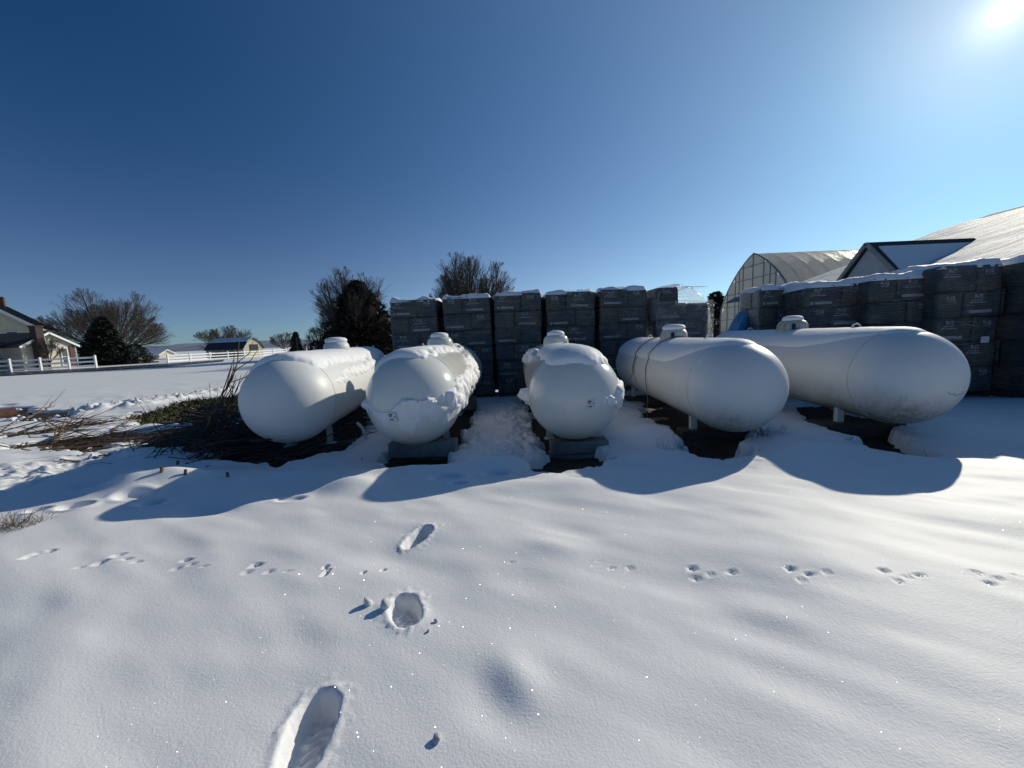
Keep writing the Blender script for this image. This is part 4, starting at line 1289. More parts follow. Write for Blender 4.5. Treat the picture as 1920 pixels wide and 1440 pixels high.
# near left corner, turn, width, height of its base
RST = [((5.32, 8.22), -10, .78, .0, 6), ((5.50, 7.22), -13, .935, .07, 5), ((6.20, 6.74), -11, .945, .10, 5), ((6.95, 6.32), -4, .90, .10, 5.001), ((7.90, 5.84), -10, 1.12, .12, 5.001)]
for i, (((x, y), tr, w, zb, L), lb) in enumerate(zip(RST, RB)):
    a_ = R(tr)
    c = np.array([x, y]) + np.array([math.cos(a_), math.sin(a_)]) * w / 2 + np.array([-math.sin(a_), math.cos(a_)]) * .56
    s_ = stack(c[0], c[1], a_, lb, 11 + i, layers=L, width=w, zb=zb - (.28 if L == 6 else .05), snow=.09)
    if i == 3:
        MB().box((.26, -.585, .98), (.12, .012, .10)).build('paper_tag', MAT['sticker'], s_)
stack(9.75, 6.15, R(-12), 'wrapped pallet stack last in the right row, cut by the frame edge', 17, layers=5, width=1.1, zb=.12)

# ------------------------------------------------------------------ propane tanks
RT, TL = .52, 4.86
def prof_at(s):
    """arc length along the tank from the near pole -> (axial y, radius, normal y, normal r)"""
    s = np.asarray(s, float); a = RT * math.pi / 2; cyl = TL - 2 * RT
    y = np.where(s < a, RT - RT * np.cos(s / RT), np.where(s < a + cyl, RT + s - a, TL - RT + RT * np.sin((s - a - cyl) / RT)))
    r_ = np.where(s < a, RT * np.sin(s / RT), np.where(s < a + cyl, RT, RT * np.cos((s - a - cyl) / RT)))
    ny_ = np.where(s < a, -np.cos(s / RT), np.where(s < a + cyl, 0, np.sin((s - a - cyl) / RT)))
    nr = np.where(s < a, np.sin(s / RT), np.where(s < a + cyl, 1, np.cos((s - a - cyl) / RT)))
    return y, r_, ny_, nr
SMAX = RT * math.pi + TL - 2 * RT

def shell_mesh():
    ss = np.concatenate([np.linspace(.0005, RT * math.pi / 2, 26), np.linspace(RT * math.pi / 2, SMAX - RT * math.pi / 2, 16)[1:], np.linspace(SMAX - RT * math.pi / 2, SMAX - .0005, 26)[1:]])
    y, r_, _, _ = prof_at(ss)
    mb = MB(); mb.lathe(list(zip(r_, y)), 72, axis='y'); return mb.mesh('shell', True)
SHELL = shell_mesh()

def torus_mesh(name, y, r0, rw, rh, n=72):
    mb = MB(); mb.lathe([(r0 - .004, y - rw), (r0 + rh * .8, y - rw * .6), (r0 + rh, y), (r0 + rh * .8, y + rw * .6), (r0 - .004, y + rw)], n, axis='y')
    return mb.mesh(name, True)

def snow_on_tank(cover, name='snow_cap', ds=.02, thmax=140):
    s = np.arange(.004, SMAX - .02, ds); th = np.linspace(-math.radians(thmax), math.radians(thmax), int(2 * thmax / math.degrees(ds / RT)) + 1)
    S, T = np.meshgrid(s, th, indexing='ij')
    t_ = cover(S, T)
    y, r_, ny_, nr = prof_at(S)
    tt = np.maximum(t_, -.012)
    full = thmax >= 180
    R_ = r_ + tt * nr
    P = np.stack([R_ * np.sin(T), y + tt * ny_, R_ * np.cos(T)], -1).reshape(-1, 3)
    n0, n1 = S.shape; idx = np.arange(n0 * n1).reshape(n0, n1)
    if full: idx[:, -1] = idx[:, 0]
    F = np.stack([idx[:-1, :-1], idx[:-1, 1:], idx[1:, 1:], idx[1:, :-1]], -1).reshape(-1, 4)
    ok = (tt.ravel()[F] > -.004).any(1)
    F = F[ok][:, ::-1]
    # every separate lump is a part of its own
    lab = np.arange(n0 * n1)
    while True:
        m_ = lab[F].min(1); new = lab.copy()
        for c in range(4): np.minimum.at(new, F[:, c], m_)
        new = new[new]
        if (new == lab).all(): break
        lab = new
    out = []
    fl = lab[F[:, 0]]
    for l_ in np.unique(fl):
        Fi = F[fl == l_]
        if len(Fi) < 40: continue
        used = np.unique(Fi); remap = np.zeros(n0 * n1, int); remap[used] = np.arange(len(used))
        out.append(mesh_np(name, P[used], remap[Fi], True))
    return out

def dome_meshes():
    d = MB().lathe([(.205, -.06), (.206, .05), (.202, .09), (.190, .125), (.165, .155), (.13, .172), (.07, .184), (.0, .188)], 40).mesh('valve_dome', True)
    c = MB()
    prof = [(.128, .150), (.142, .178), (.138, .205), (.115, .228), (.07, .240), (.03, .243), (0, .244)]
    c.lathe(prof, 32)
    return d, c.mesh('dome_snow', True)
DOME, DSNOW = dome_meshes()
WELD_A = torus_mesh('weld_seam', RT, RT, .008, .004)
WELD_B = torus_mesh('weld_seam', TL - RT, RT, .008, .004)
lugm = MB(); lugm.tube([(.0, -.05, -.01), (0, -.05, .03), (0, -.035, .065), (0, 0, .08), (0, .035, .065), (0, .05, .03), (0, .05, -.01)], .011, 8); LUG = lugm.mesh('lifting_lug', True)
def leg_mesh(h):
    mb = MB(); mb.box((0, 0, -h / 2 + .06), (.075, .012, h + .12)); mb.box((-.032, .03, -h / 2 + .06), (.012, .07, h + .12)); mb.box((0, .02, -h), (.13, .11, .014)); return mb.mesh('leg')

def tank(x, y, hdeg, cz, label, base, seed, dirt, covers, dome_cover=None, sticker=None, band=True, dome_slot=False, lug_tilt=0, dome_snow=1.0):
    t = thing('propane_tank', label, 'propane tank', (x, y, 0), -R(hdeg), 'white propane tanks')
    m = tank_material('tank_paint_%d' % seed, base, seed, dirt)
    ax = bpy.data.objects
    # the shell is built round its own axis and shifted so that its belly sits at object z = 0 for the dirt
    me = SHELL.copy(); me.transform(Matrix.Translation((0, 0, RT)))
    z0 = cz - RT
    link('shell', me, m, t, (0, 0, z0))
    for W in (WELD_A, WELD_B): link('weld_seam', W.copy(), MAT['steel_white'], t, (0, 0, cz))
    if band: link('strap', torus_mesh('strap', 2.86, RT, .014, .006), MAT['rope'], t, (0, 0, cz))
    dm = link('valve_dome', DOME.copy(), m, t, (0, TL / 2, cz + RT), (0, 0, 0))
    dsn = link('dome_snow', DSNOW.copy(), MAT['snow_cap'], dm); dsn.scale = (1.0, 1.0, 1.0)
    if dome_snow > 1: dsn.scale = (1.25, 1.2, 1.0)
    if dome_slot:
        sl = MB(); sl.box((0, 0, .0), (.05, .02, .07)); sl.lathe([(.025, -.01), (.025, .01)], 14, axis='y', c=(0, 0, .035))
        a = R(200 + hdeg)
        sl.build('hinge_slot', MAT['ink'], dm, loc=(.205 * math.sin(a), .205 * math.cos(a), .06), rot=(0, 0, -a))
    for yy in (1.15, TL - 1.15):
        link('lifting_lug', LUG, MAT['steel_white'], t, (0, yy, cz + RT), (0, R(lug_tilt), R(20)))
    h = max(.06, cz - RT - .07)
    for yy in (.95, TL - .95):
        for xx in (-.26, .26):
            zb = cz - math.sqrt(RT ** 2 - .26 ** 2)
            link('leg', leg_mesh(zb - .07), MAT['steel_white'], t, (xx, yy, zb))
    for c in covers:
        nm, fn = c
        [link(nm, me_, MAT['thin_ice' if nm == 'ice_apron' else 'snow_cap'], t, (0, 0, cz)) for me_ in snow_on_tank(fn, nm, thmax=180 if nm == 'ice_apron' else 140)]
    if sticker:
        az, el, w = sticker           # where it sits on the near end: metres right of and above the pole
        rr = math.hypot(az, el); yy = RT - math.sqrt(RT ** 2 - rr ** 2)
        nrm = Vector((az, yy - RT, el)).normalized()
        q = nrm.to_track_quat('-Y', 'Z')
        st = link('sticker', MB().box((0, 0, 0), (w, .003, w * 1.15)).mesh('sticker'), MAT['sticker'], t, tuple(Vector((az, yy, el + cz)) + nrm * (.026 if seed == 2 else .003)))
        st.rotation_mode = 'QUATERNION'; st.rotation_quaternion = q
        ink = MB(); ww = w
        for bx_, bz_, bw_, bh_ in ((-.20, .30, .48, .10), (-.16, .40, .36, .05), (-.22, .12, .34, .07), (-.22, -.28, .17, .16), (.02, -.28, .17, .16), (.30, .10, .22, .05), (.33, .0, .12, .06)):
            ink.box((bx_ * ww, -.003, bz_ * ww), (bw_ * ww, .002, bh_ * ww))
        ink.build('print', MAT['ink'], st)
    return t

def smin(a, b, k): 
    h = np.clip(.5 + .5 * (b - a) / k, 0, 1); return b * (1 - h) + a * h - k * h * (1 - h)

def cap_fn(thL, thR, front, back, T=.05, rag=.06, seed=0, w=.05, ragR=None, headlip=.9):
    """snow lying along the top, between two angles (degrees) and two places along the tank"""
    def fn(S, Th):
        d = np.degrees(Th)
        nz = fbm(S * 5 + seed, Th * 2.6, 100 + seed, 4, .6)
        n2 = fbm(S * 1.4 + seed, Th * 1.2, 200 + seed, 2)
        cR = (thR - d) / 57.3 * RT + (ragR if ragR is not None else rag) * nz * 1.4
        cL = (d - thL) / 57.3 * RT + .03 * n2
        fr = front + headlip * (np.abs(Th) / 1.2) ** 2 * .32
        cF = S - fr + .05 * n2 + .015 * nz
        cB = back - S + .05 * nz
        c = smin(smin(cR, cL, .16), smin(cF, cB, .12), .16) + .03 * nz
        t_ = T * (1 - np.exp(-np.maximum(c, 0) / w)) + .006 * fbm(S * 9, Th * 5, 300 + seed, 3) * (c > .02) + np.where(c < 0, c * .6, 0)
        # snow lies thickest where the tank is flattest
        return np.where(c > 0, t_ * (.45 + .55 * np.clip(np.cos(Th), 0, 1)), t_)
    return fn

def slope_fn(T=.035, seed=0, s1=.50, s2=2.0, side=.50, head=.93, backend=None):
    """smooth thin snow that lies wherever the tank is flat enough, wind-cut over the near end"""
    def fn(S, Th):
        y, r_, ny_, nr = prof_at(S)
        nzv = nr * np.cos(Th)
        thr = side + (head - side) * sstep(s2, s1, S + .18 * np.abs(Th) - .1)
        thr = np.where(Th > 0, np.maximum(thr, .80), thr)
        c = (nzv - thr) * .6 + .008 * fbm(S * 2, Th * 2, 70 + seed, 3)
        c = np.minimum(c, S - .22)
        return T * (1 - np.exp(-np.maximum(c, 0) / .035)) + np.where(c < 0, c * .5, 0) + .003 * fbm(S * 8, Th * 6, 71 + seed, 3) * (c > .01)
    return fn

def patch_fn(blobs, T=.03, seed=0, drip=0.0):
    """lumps of refrozen snow that cling to the side: blobs are (s, theta deg, ds, dtheta, weight)"""
    def fn(S, Th):
        d = np.degrees(Th); c = np.full(S.shape, -1.0)
        for s0, t0, ws, wt, wg in blobs:
            c = np.maximum(c, wg * (1 - ((S - s0) / ws) ** 2 - ((d - t0) / wt) ** 2))
        nz = fbm(S * 9 + seed, d / 57.3 * 5, 400 + seed, 5, .62)
        st = fbm(S * 16 + seed, d / 57.3 * 2.0, 500 + seed, 3, .6)
        c = c + 1.0 * nz + drip * st
        t_ = T * (1 - np.exp(-np.maximum(c, 0) / .35)) * (1 + 1.1 * nz + .5 * st)
        return np.where(c > 0, np.maximum(t_, .002), np.maximum(c * .03, -.05))
    return fn

def ice_apron(zedge, T=.035, fall=.16, seed=0, xr=(-.6, .6)):
    """refrozen snow that has slid on to the near end: thick upper rim, thinning downwards"""
    def fn(S, Th):
        y, r_, _, _ = prof_at(S)
        X = r_ * np.sin(Th); Z = r_ * np.cos(Th)
        e = zedge(X) + .035 * fbm(X * 7 + seed, Z * 0 + seed, 600 + seed, 3, .6)
        b = e - Z
        lump = 1 + 1.1 * fbm(X * 13 + seed, Z * 8, 610 + seed, 4, .6)
        low = fall * (1 + 1.2 * fbm(X * 9 + seed, X * 0, 620 + seed, 3, .6))
        t_ = T * (.35 + .65 * sstep(-.32, .12, X)) * lump * sstep(0, .03, b) * np.exp(-np.maximum(b, 0) / np.maximum(low, .03)) - .0035
        t_ = t_ * sstep(xr[0], xr[0] + .12, X) * sstep(xr[1], xr[1] - .06, X)
        t_ = np.where((S > 1.1), -1, t_)
        t_ = np.where(b < 0, -.02, t_)
        return np.where(t_ < .0008, -.012, t_)
    return fn

WH = (.74, .75, .74); WARM = (.74, .735, .69)
def bumpy(x): return -.01 + .08 * np.exp(-((x - .02) / .12) ** 2) + .03 * np.sin(x * 9)

tank(-2.62, 4.12, -7.0, .745, 'white propane tank at the brush pile end of the row, thick snow along its top', WH, 1, .25,
     [('snow_cap', cap_fn(-78, 44, .62, 5.0, T=.055, rag=.05, seed=1, w=.05)),
      ('snow_clump', patch_fn([(2.3, 62, .9, 9, .9), (1.2, 70, .25, 6, .7), (3.2, 58, .5, 8, .8), (1.7, 60, .3, 8, .6)], T=.022, seed=3))], lug_tilt=0, dome_snow=1.2)
tank(-1.10, 3.80, -.6, .745, 'white propane tank with a rim of refrozen snow across its round end', WARM, 2, .3,
     [('snow_cap', cap_fn(-62, 24, .60, 3.3, T=.055, rag=.10, seed=2, w=.045)),
      ('ice_apron', ice_apron(bumpy, T=.05, fall=.10, seed=2)),
      ('snow_clump', patch_fn([(1.9, 84, 1.5, 17, 1.0), (3.0, 66, .5, 18, .8), (1.0, 92, .5, 16, .9)], T=.035, seed=5, drip=.7)),
      ('snow_patch', patch_fn([(.85, -92, .16, 9, .9), (3.9, -10, .4, 35, .9)], T=.04, seed=6))], sticker=(-.10, -.10, .085))
tank(.70, 3.90, 1.0, .70, 'white propane tank with a bare smooth round end and small sticker, on concrete blocks', WARM, 3, .3,
     [('snow_cap', cap_fn(-40, 42, .44, 2.5, T=.055, rag=.06, seed=4, w=.05)),
      ('snow_clump', patch_fn([(1.1, 92, .8, 18, 1.0), (.75, 78, .10, 5, .6), (2.2, 84, .5, 12, .7)], T=.035, seed=8, drip=.6)),
      ('snow_patch', patch_fn([(1.05, -96, .20, 12, 1.2), (3.6, -55, .22, 12, 1.0), (2.9, -48, .12, 14, .7)], T=.075, seed=9))], sticker=(.10, -.03, .085))
tank(2.50, 3.86, 3.4, .72, 'white propane tank with two ropes over it, dead weeds under its belly', WH, 4, .9,
     [('snow_cap', slope_fn(T=.032, seed=1, side=.46))], dome_slot=True, dome_snow=1.2)
tank(4.22, 3.72, 5.5, .775, 'white propane tank at the right end, green grime on its belly', WH, 5, 1.3,
     [('snow_cap', slope_fn(T=.035, seed=2, side=.60, s1=.55, s2=2.1))], dome_slot=True)

# a long scratch in the paint of the right end tank
rt = [o for o in COL.objects if o.name.startswith('propane_tank') and 'right end' in o['label']][0]
P = []
for k in range(12):
    f_ = k / 11; X_ = .02 + .26 * f_; Z_ = -.10 - .05 * math.sin(f_ * 2.6) + .01 * math.sin(k * 2.1) + .02 * f_
    P.append((X_, RT - math.sqrt(RT ** 2 - X_ ** 2 - Z_ ** 2) - .0005, Z_ + .775))
MB().tube(P, [.0012 + .0014 * math.sin(k / 11 * math.pi) for k in range(12)], 5).build('scratch', MAT['steel_dark'], rt)

# supports
def block(label, cx, cy, cz, d, rz, m='concrete', cat='block', name='support_block', group='blocks under the tanks'):
    t = MB().box((0, 0, 0), d, bev=.012).build(name, MAT[m], None, loc=(cx, cy, cz), rot=(0, 0, rz))
    return tag(t, label, cat, group)
block('broad concrete block under the tank with the snow rim, half in its pit', -1.06, 4.40, .145, (.78, .20, .18), R(-3))
block('far concrete block under the tank with the snow rim', -1.12, 7.7, .10, (.78, .20, .26), R(2))
block('upper of two concrete blocks under the bare ended tank', .74, 4.36, .105, (.66, .20, .15), R(1))
block('lower of two concrete blocks under the bare ended tank', .73, 4.37, -.045, (.68, .22, .14), R(-2))
block('far concrete block under the bare ended tank', .78, 7.75, .06, (.66, .20, .22), R(1))
block('flat timber pad under the leg of the tank by the brush pile', -2.60, 5.15, -.03, (.9, .24, .20), R(6), 'timber')
block('far timber pad under the tank by the brush pile', -3.0, 7.9, -.01, (.9, .24, .22), R(6), 'timber')
block('timber pad under the near leg of the tank with two ropes', 2.56, 4.85, .02, (.85, .24, .20), R(-3), 'timber')
block('far timber pad under the tank with two ropes', 2.72, 7.75, -.02, (.85, .24, .22), R(-3), 'timber')
block('timber pad under the near leg of the right end tank', 4.22, 4.70, .06, (.95, .34, .22), R(-6), 'timber')
block('far timber pad under the right end tank', 4.55, 7.5, -.0, (.85, .24, .26), R(-6), 'timber')

# ropes over the fourth tank
def over_tank(tx, ty, hdeg, cz, yl, lead, label, r_=.007, m='rope'):
    h = R(hdeg); pts = []
    for a in np.linspace(60, -95, 26):
        th = R(a); rr = RT + .018 + (.03 if a > -60 else .0)
        lx, lz = rr * math.sin(th), cz + rr * math.cos(th)
        yy = yl + .10 * (a / 95)
        pts.append((tx + lx * math.cos(h) + yy * math.sin(h), ty - lx * math.sin(h) + yy * math.cos(h), lz))
    pts += lead
    return tag(MB().tube(pts, r_, 7).build('rope', MAT[m], None, smooth=True), label, 'rope', 'ropes over a tank')
over_tank(2.50, 3.86, 3.4, .72, 2.22, [(2.13, 6.02, .30), (2.10, 5.98, .12), (2.08, 5.9, .0)], 'limp rope hugging the tank, its end dangling over the weeds')
over_tank(2.50, 3.86, 3.4, .72, 2.98, [(1.93, 6.75, .35), (1.86, 6.62, .10), (1.80, 6.50, .02)], 'taut rope running down from the tank to the snow beside the bare ended tank', .009)
tag(MB().box((0, 0, 0), (.42, .16, .02), bev=.004).build('scrap_board', MAT['board'], None, loc=(2.35, 6.15, -.04), rot=(R(6), R(4), R(20))), 'pale scrap board lying on bare soil under the roped tank', 'board')

# ------------------------------------------------------------------ tarp, canopy
t = thing('tarp_heap', 'bright blue tarp draped over a heap beside the right pallet row', 'tarp', (5.34, 9.05, 0))
V = []; F = []; n = 34
for j in range(n):
    for i in range(n):
        u, v = i / (n - 1), j / (n - 1) * 2 - 1
        x = -.36 + .74 * u
        h = 1.18 + .55 * sstep(.05, .62, np.array(u)) - .10 * sstep(.8, 1.0, np.array(u))
        sidef = sstep(1.0, .62, np.array(abs(v)))
        e = min(1, u * 9)
        z = float(h) * (.02 + .98 * float(sidef)) * e + .06 * float(fbm(np.array([x * 4.]), np.array([v * 3.]), 81, 3)[0])
        V.append((x, v * .32, max(z, .0)))
for j in range(n - 1):
    for i in range(n - 1): F.append([j * n + i, j * n + i + 1, (j + 1) * n + i + 1, (j + 1) * n + i])
link('tarp', mesh_np('tarp', V, F, True), MAT['tarp'], t)

t = thing('canopy', 'dark flat canopy with a dusting of snow, on a thick post before the greenhouse', 'canopy', (10.0, 16.0, 0))
V = []; F = []
n = 14
mb = MB()
mb.add([(-.85, -.7, 2.42), (.75, -.7, 2.62), (.75, .7, 2.62), (-.85, .7, 2.42), (-.5, -.55, 2.66), (.75, -.55, 2.82), (.75, .55, 2.82), (-.5, .55, 2.66)],
       [[3, 2, 1, 0], [4, 5, 6, 7], [0, 1, 5, 4], [1, 2, 6, 5], [2, 3, 7, 6], [3, 0, 4, 7]])
mb.build('canopy_roof', MAT['steel_dark'], t)
slab((-.42, -.5, 2.735), (.74, -.5, 2.88), (.74, .5, 2.88), (-.42, .5, 2.735), .055).build('roof_snow', MAT['snow_far'], t)
MB().box((.25, 0, 1.25), (.42, .5, 2.7), bev=.03).build('post', MAT['steel_dark'], t)

# ------------------------------------------------------------------ brush, branches, weeds
def branch(pts, r0, label, seed, twigs=6, m='stick', name='branch', group='cut branches', tl=.5):
    rnd = random.Random(seed)
    P = [np.array(p, float) for p in pts]
    Q = []
    for a, b in zip(P[:-1], P[1:]):
        for k in range(5):
            f_ = k / 5; Q.append(a * (1 - f_) + b * f_ + np.array([rnd.gauss(0, 1), rnd.gauss(0, 1), rnd.gauss(0, 1)]) * r0 * .5)
    Q.append(P[-1])
    rad = np.linspace(r0, max(r0 * .25, .004), len(Q))
    mb = MB(); mb.tube(Q, rad, 7)
    for _ in range(twigs):
        i = rnd.randrange(len(Q) // 3, len(Q)); d = Q[min(i + 1, len(Q) - 1)] - Q[i - 1]; d /= np.linalg.norm(d) + 1e-9
        d = d + np.array([rnd.gauss(0, .45), rnd.gauss(0, .45), rnd.gauss(.25, .35)]); d /= np.linalg.norm(d)
        L = tl * rnd.uniform(.5, 1.3); q1 = Q[i] + d * L * .5 + np.array([rnd.gauss(0, .04) for _ in range(3)]); q2 = q1 + (d + np.array([0, 0, .25])) * L * .5
        mb.tube([Q[i], q1, q2], [max(rad[i] * .5, .006), .006, .003], 5)
    o = mb.build(name, MAT[m], None, smooth=True)
    return tag(o, label, 'branch', group)
def gp(x, y, z=0.0):
    p = G(x, y); return (p[0], p[1], z)
branch([gp(25, 836, .02), gp(75, 817, .06), gp(130, 804, .12)], .03, 'forked grey branch at the outer tip of the brush pile', 1, 7)
branch([gp(65, 840, .05), gp(105, 826, .14), gp(122, 812, .24)], .05, 'thick brown branch rising from the tip of the brush pile', 2, 5)
branch([gp(185, 823, .05), gp(215, 806, .12), gp(260, 790, .16)], .025, 'thin arched branch over the middle of the brush pile', 3, 4)
branch([gp(45, 790, .05), gp(85, 780, .16), gp(105, 772, .26)], .03, 'lone leaning branch on the snow beyond the brush pile', 4, 3)
branch([(-4.20, 4.95, .0), (-4.05, 5.0, .35), (-3.92, 5.05, .62), (-3.78, 5.15, .92), (-3.70, 5.25, 1.20)], .022, 'long pale branch sticking up against the tank by the brush pile', 5, 12, tl=.34)
branch([(-4.25, 4.85, .0), (-4.0, 5.0, .35), (-3.72, 5.1, .72)], .018, 'dark thin branch propped beside the long pale one', 6, 10, 'bark_dark', tl=.36)
branch([(-4.35, 5.0, .0), (-4.05, 5.05, .28), (-3.75, 5.0, .50)], .016, 'short dark branch leaning on the tank by the brush pile', 7, 9, 'bark_dark', tl=.3)
branch([gp(700, 833, .01), gp(680, 842, .05), gp(655, 850, .08)], .018, 'short dark stick on the snow between the two end tanks', 8, 2, 'bark_dark', tl=.15)
branch([gp(688, 822, .02), gp(705, 815, .05), gp(722, 812, .06)], .016, 'crooked dark stick beside the snow rimmed tank', 9, 3, 'bark_dark', tl=.15)
branch([gp(700, 868, .04), gp(722, 862, .04), gp(735, 855, .05)], .018, 'short stick at the edge of the pit under the snow rimmed tank', 10, 2, 'bark_dark', tl=.12)
tag(MB().tube([(-1.98, 5.05, -.1), (-1.98, 5.05, .16), (-2.02, 5.07, .26), (-2.10, 5.1, .33)], .022, 8).build('bent_pipe', MAT['steel_white'], None, smooth=True), 'bent pale pipe standing between the two end tanks', 'pipe')
# logs
def log(a, b, r_, label, m='stick'):
    a, b = np.array(a, float), np.array(b, float)
    t = tag(MB().tube([a, a * .6 + b * .4 + (0, 0, .01), b], [r_, r_ * .95, r_ * .85], 12).build('log', MAT[m], None), label, 'log', 'logs in the brush')
    auto_smooth(t); return t
p, q = G(65, 843), G(115, 832); log((p[0], p[1], .03), (q[0], q[1], .10), .075, 'short brown log at the outer end of the brush pile')
p, q = G(0, 787), G(32, 781); log((p[0] - .3, p[1], .08), (q[0], q[1], .12), .12, 'reddish cut log on the bare patch at the edge of frame', 'brick_red')
p, q = G(200, 832), G(305, 826); log((p[0], p[1], .02), (q[0], q[1], .10), .07, 'long dark log along the front of the brush pile', 'bark_dark')
log((-4.12, 4.72, .10), (-3.95, 5.2, .24), .06, 'pale ended log standing out of the brush by the tank')

def brush(label, polys, n, seed, m, zr=(-.1, .18), Lr=(.5, 1.6), dirx=(1.0, .35), r_=(.004, .014), name='brush_pile'):
    rng = np.random.default_rng(seed); segs = []
    for poly, cnt in zip(polys, n):
        lo, hi = poly.min(0), poly.max(0)
        P = rng.uniform(lo, hi, (cnt * 6, 2)); P = P[poly_sd(P[:, 0], P[:, 1], poly) < .15][:cnt]
        for p in P:
            L = rng.uniform(*Lr); a = math.atan2(dirx[1], dirx[0]) + rng.normal(0, .38)
            d = np.array([math.cos(a), math.sin(a), rng.normal(0.02, .13)])
            p0 = np.array([p[0], p[1], rng.uniform(*zr)]) - d * L / 2; rr = rng.uniform(*r_)
            for k in range(3):
                d2 = d + rng.normal(0, .14, 3); p1 = p0 + d2 * L / 3
                p1[2] = max(p1[2], -.13)
                segs.append((*p0, *p1, rr * (1 - k * .25), rr * (1 - (k + 1) * .25))); p0 = p1
    V, F = prisms(segs, 4)
    o = link(name, mesh_np(name, V, F, True), MAT[m]); return tag(o, label, None, None, 'stuff')
brush('tangled brown brush of cut twigs left of the tanks', [BARE_ROUGH[3], BARE_ROUGH[2], BARE[0]], (520, 120, 150), 5, 'stick', (-.12, .14))
brush('dark fine twigs in the shade beside the first tank', [BARE[0], PG([(360, 850), (440, 855), (440, 770), (400, 780)])], (240, 260), 6, 'bark_dark', (-.1, .35), (.3, .9), (1.0, .6))
def heap():
    # springy twigs piled against the first tank, most of them pointing up towards it
    rng = np.random.default_rng(15); segs = []
    for _ in range(300):
        p0 = np.array([rng.normal(-4.05, .26), rng.normal(5.05, .30), rng.uniform(-.05, .12)])
        d = np.array([rng.normal(.55, .45), rng.normal(.1, .4), abs(rng.normal(.35, .3))]); d /= np.linalg.norm(d)
        L = rng.uniform(.4, 1.0); rr = rng.uniform(.003, .010)
        for k in range(4):
            d2 = d + rng.normal(0, .16, 3); d2[2] -= .10 * k; p1 = p0 + d2 * L / 4
            segs.append((*p0, *p1, rr * (1 - k * .2), rr * (1 - (k + 1) * .2))); p0 = p1
    V, F = prisms(segs, 4); o = link('brush_heap', mesh_np('brush_heap', V, F, True), MAT['bark_dark'])
    tag(o, 'springy dark twigs heaped up against the tank at the end of the row', None, None, 'stuff')
heap()
def clippings():
    rng = np.random.default_rng(8); n = 14000
    poly = BARE_ROUGH[1]; lo, hi = poly.min(0), poly.max(0)
    P = rng.uniform(lo, hi, (n * 5, 2)); s_ = poly_sd(P[:, 0], P[:, 1], poly) + .12 + .8 * fbm(P[:, 0] * 1.2, P[:, 1] * 2.6, 41, 4, .6)
    P = P[(s_ < .0)][:n]; n = len(P)
    hgt = .06 + .16 * np.clip(fbm(P[:, 0] * .9, P[:, 1] * .9, 5, 2) + .3, 0, 1)
    c = np.stack([P[:, 0], P[:, 1], -.1 + rng.random(n) * hgt * 1.3], 1)
    d = rng.normal(size=(n, 3)); d[:, 2] = np.abs(d[:, 2]) * .5; d /= np.linalg.norm(d, axis=1)[:, None]
    s = np.cross(d, rng.normal(size=(n, 3))); s /= np.linalg.norm(s, axis=1)[:, None]
    L = rng.uniform(.05, .17, n)[:, None]
    V = np.stack([c, c + d * L * .5 + s * L * .09, c + d * L, c + d * L * .5 - s * L * .09], 1).reshape(-1, 3)
    o = link('evergreen_clippings', mesh_np('evergreen_clippings', V, np.arange(4 * n).reshape(n, 4)), MAT['clip'])
    tag(o, 'olive green cut evergreen sprays lying on bare soil by the brush', None, None, 'stuff')
clippings()

def tuft(x, y, n, h, rad, label, seed, lean=(0, 0), name='dead_weeds', cat='weeds', z=None, rr=.004, m='dead'):
    rng = np.random.default_rng(seed); segs = []
    z = zs(x, y) if z is None else z
    for _ in range(n):
        a = rng.uniform(0, 6.28); q = rad * math.sqrt(rng.random())
        p0 = np.array([q * math.cos(a), q * math.sin(a), -.03]); L = h * rng.uniform(.4, 1.1)
        d = np.array([rng.normal(lean[0], .45), rng.normal(lean[1], .45), 1.0]); d /= np.linalg.norm(d)
        for k in range(3):
            d = d + np.array([rng.normal(0, .2), rng.normal(0, .2), -.16]); d /= np.linalg.norm(d)
            p1 = p0 + d * L / 3; segs.append((*p0, *p1, rr * (1 - .25 * k), rr * (.75 - .25 * k))); p0 = p1
    V, F = prisms(segs, 3)
    o = link(name, mesh_np(name, V, F), MAT[m], None, (x, y, z)); return tag(o, label, cat, 'dead weeds')
p = G(1272, 812); tuft(p[0], p[1], 260, .34, .28, 'brown dead weeds in a clump under the roped tank', 1, z=-.1, rr=.003)
p = G(1300, 832); tuft(p[0], p[1], 120, .22, .20, 'smaller dead weed clump in the pit under the roped tank', 2, z=-.1, rr=.003)
p = G(1446, 806); tuft(p[0], p[1], 60, .16, .18, 'sparse dark twigs in the snow right of the roped tank', 3, rr=.003, m='bark_dark')
p = G(38, 985); tuft(p[0], p[1], 110, .16, .12, 'tuft of dead brown grass poking through the snow', 4, name='dead_grass', cat='grass tuft', rr=.002)
p = G(5, 985); tuft(p[0], p[1], 60, .2, .10, 'thin dead grass at the edge of frame next to the brown tuft', 5, name='dead_grass', cat='grass tuft', rr=.002)
p = G(90, 972); tuft(p[0], p[1], 5, .12, .02, 'few dead grass blades alone in the snow right of the brown tuft', 6, name='dead_grass', cat='grass tuft', rr=.002)
p = G(1748, 828); tuft(p[0], p[1], 3, .34, .01, 'single dry stalk standing before the round end of the right end tank', 7, z=-.05, rr=.004, m='bark_dark')
p = G(1880, 838); tuft(p[0], p[1], 14, .06, .10, 'few dark twigs lying on the shaded snow by the right end tank', 8, rr=.003, m='bark_dark')
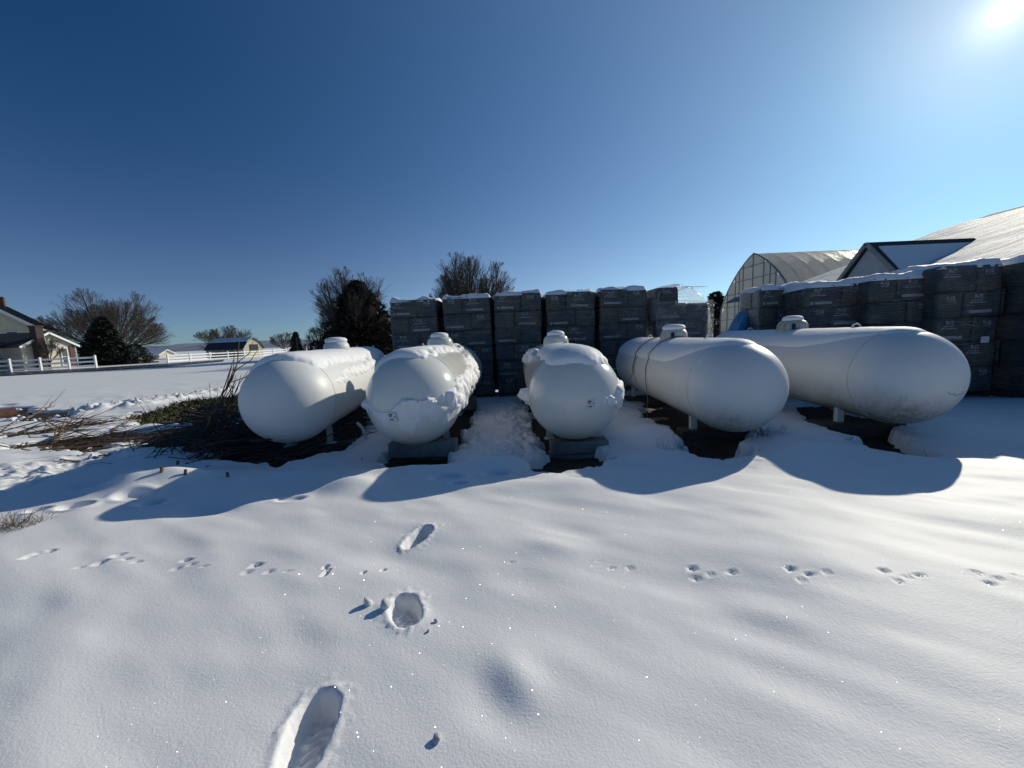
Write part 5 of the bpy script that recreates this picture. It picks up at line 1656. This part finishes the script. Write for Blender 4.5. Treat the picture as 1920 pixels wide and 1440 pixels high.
p = G(1255, 832); tuft(p[0], p[1], 30, .12, .12, 'little dark twigs at the snow edge before the roped tank', 9, rr=.003, m='bark_dark')

for i, (x, y, lb) in enumerate(((305, 902, 'thick cut stem stub on the lit snow mound, nearest one'), (348, 898, 'cut stem stub at the shadow edge of the snow mound'), (297, 886, 'cut stem stub at the back of the lit snow mound'),
                                (277, 892, 'thin cut stem stub at the outer side of the snow mound'), (428, 891, 'lone dark stem stub in the tank shadow'), (308, 874, 'short twisted stub in the shadow behind the snow mound'), (331, 862, 'angled dark stub beside the brush under the end tank'))):
    p = G(x, y); z = zs(*p)
    o = MB().tube([(0, 0, -.06), (.004, 0, .0), (.006, .002, .045)], [.014, .013, .013], 8).build('stem_stub', MAT['stick'], None, loc=(p[0], p[1], z), rot=(R(6 * (i % 3 - 1)), R(5 * (i % 2)), i))
    auto_smooth(o); tag(o, lb, 'stem stub', 'cut stem stubs')

# snow lumps kicked out by the boots
def lump(x, y, s, label, seed):
    rng = np.random.default_rng(seed)
    bm = bmesh.new(); bmesh.ops.create_icosphere(bm, subdivisions=3, radius=1)
    for v in bm.verts:
        c = v.co; k = 1 + .22 * float(fbm(np.array([c.x * 1.5 + seed]), np.array([c.y * 1.5 + c.z]), seed, 3)[0]) * 2
        v.co = c * k
    me = bpy.data.meshes.new('snow_lump'); bm.to_mesh(me); bm.free()
    me.polygons.foreach_set('use_smooth', np.ones(len(me.polygons), bool))
    p = G(x, y)
    o = link('snow_lump', me, MAT['snow_cap'], None, (p[0], p[1], zs(*p) + s * .45), (rng.random(), rng.random(), rng.random() * 6)); o.scale = (s, s * .85, s * .7)
    tag(o, label, 'snow lump', 'snow lumps')
lump(690, 1138, .022, 'small snow lump left of the round boot print', 1)
lump(724, 1146, .024, 'snow lump touching the rim of the round boot print', 2)
lump(820, 1396, .014, 'tiny snow lump alone on the foreground snow', 3)
lump(818, 1171, .010, 'tiny snow crumb right of the round boot print', 4)
lump(804, 1190, .008, 'tiny snow crumb below the round boot print', 5)
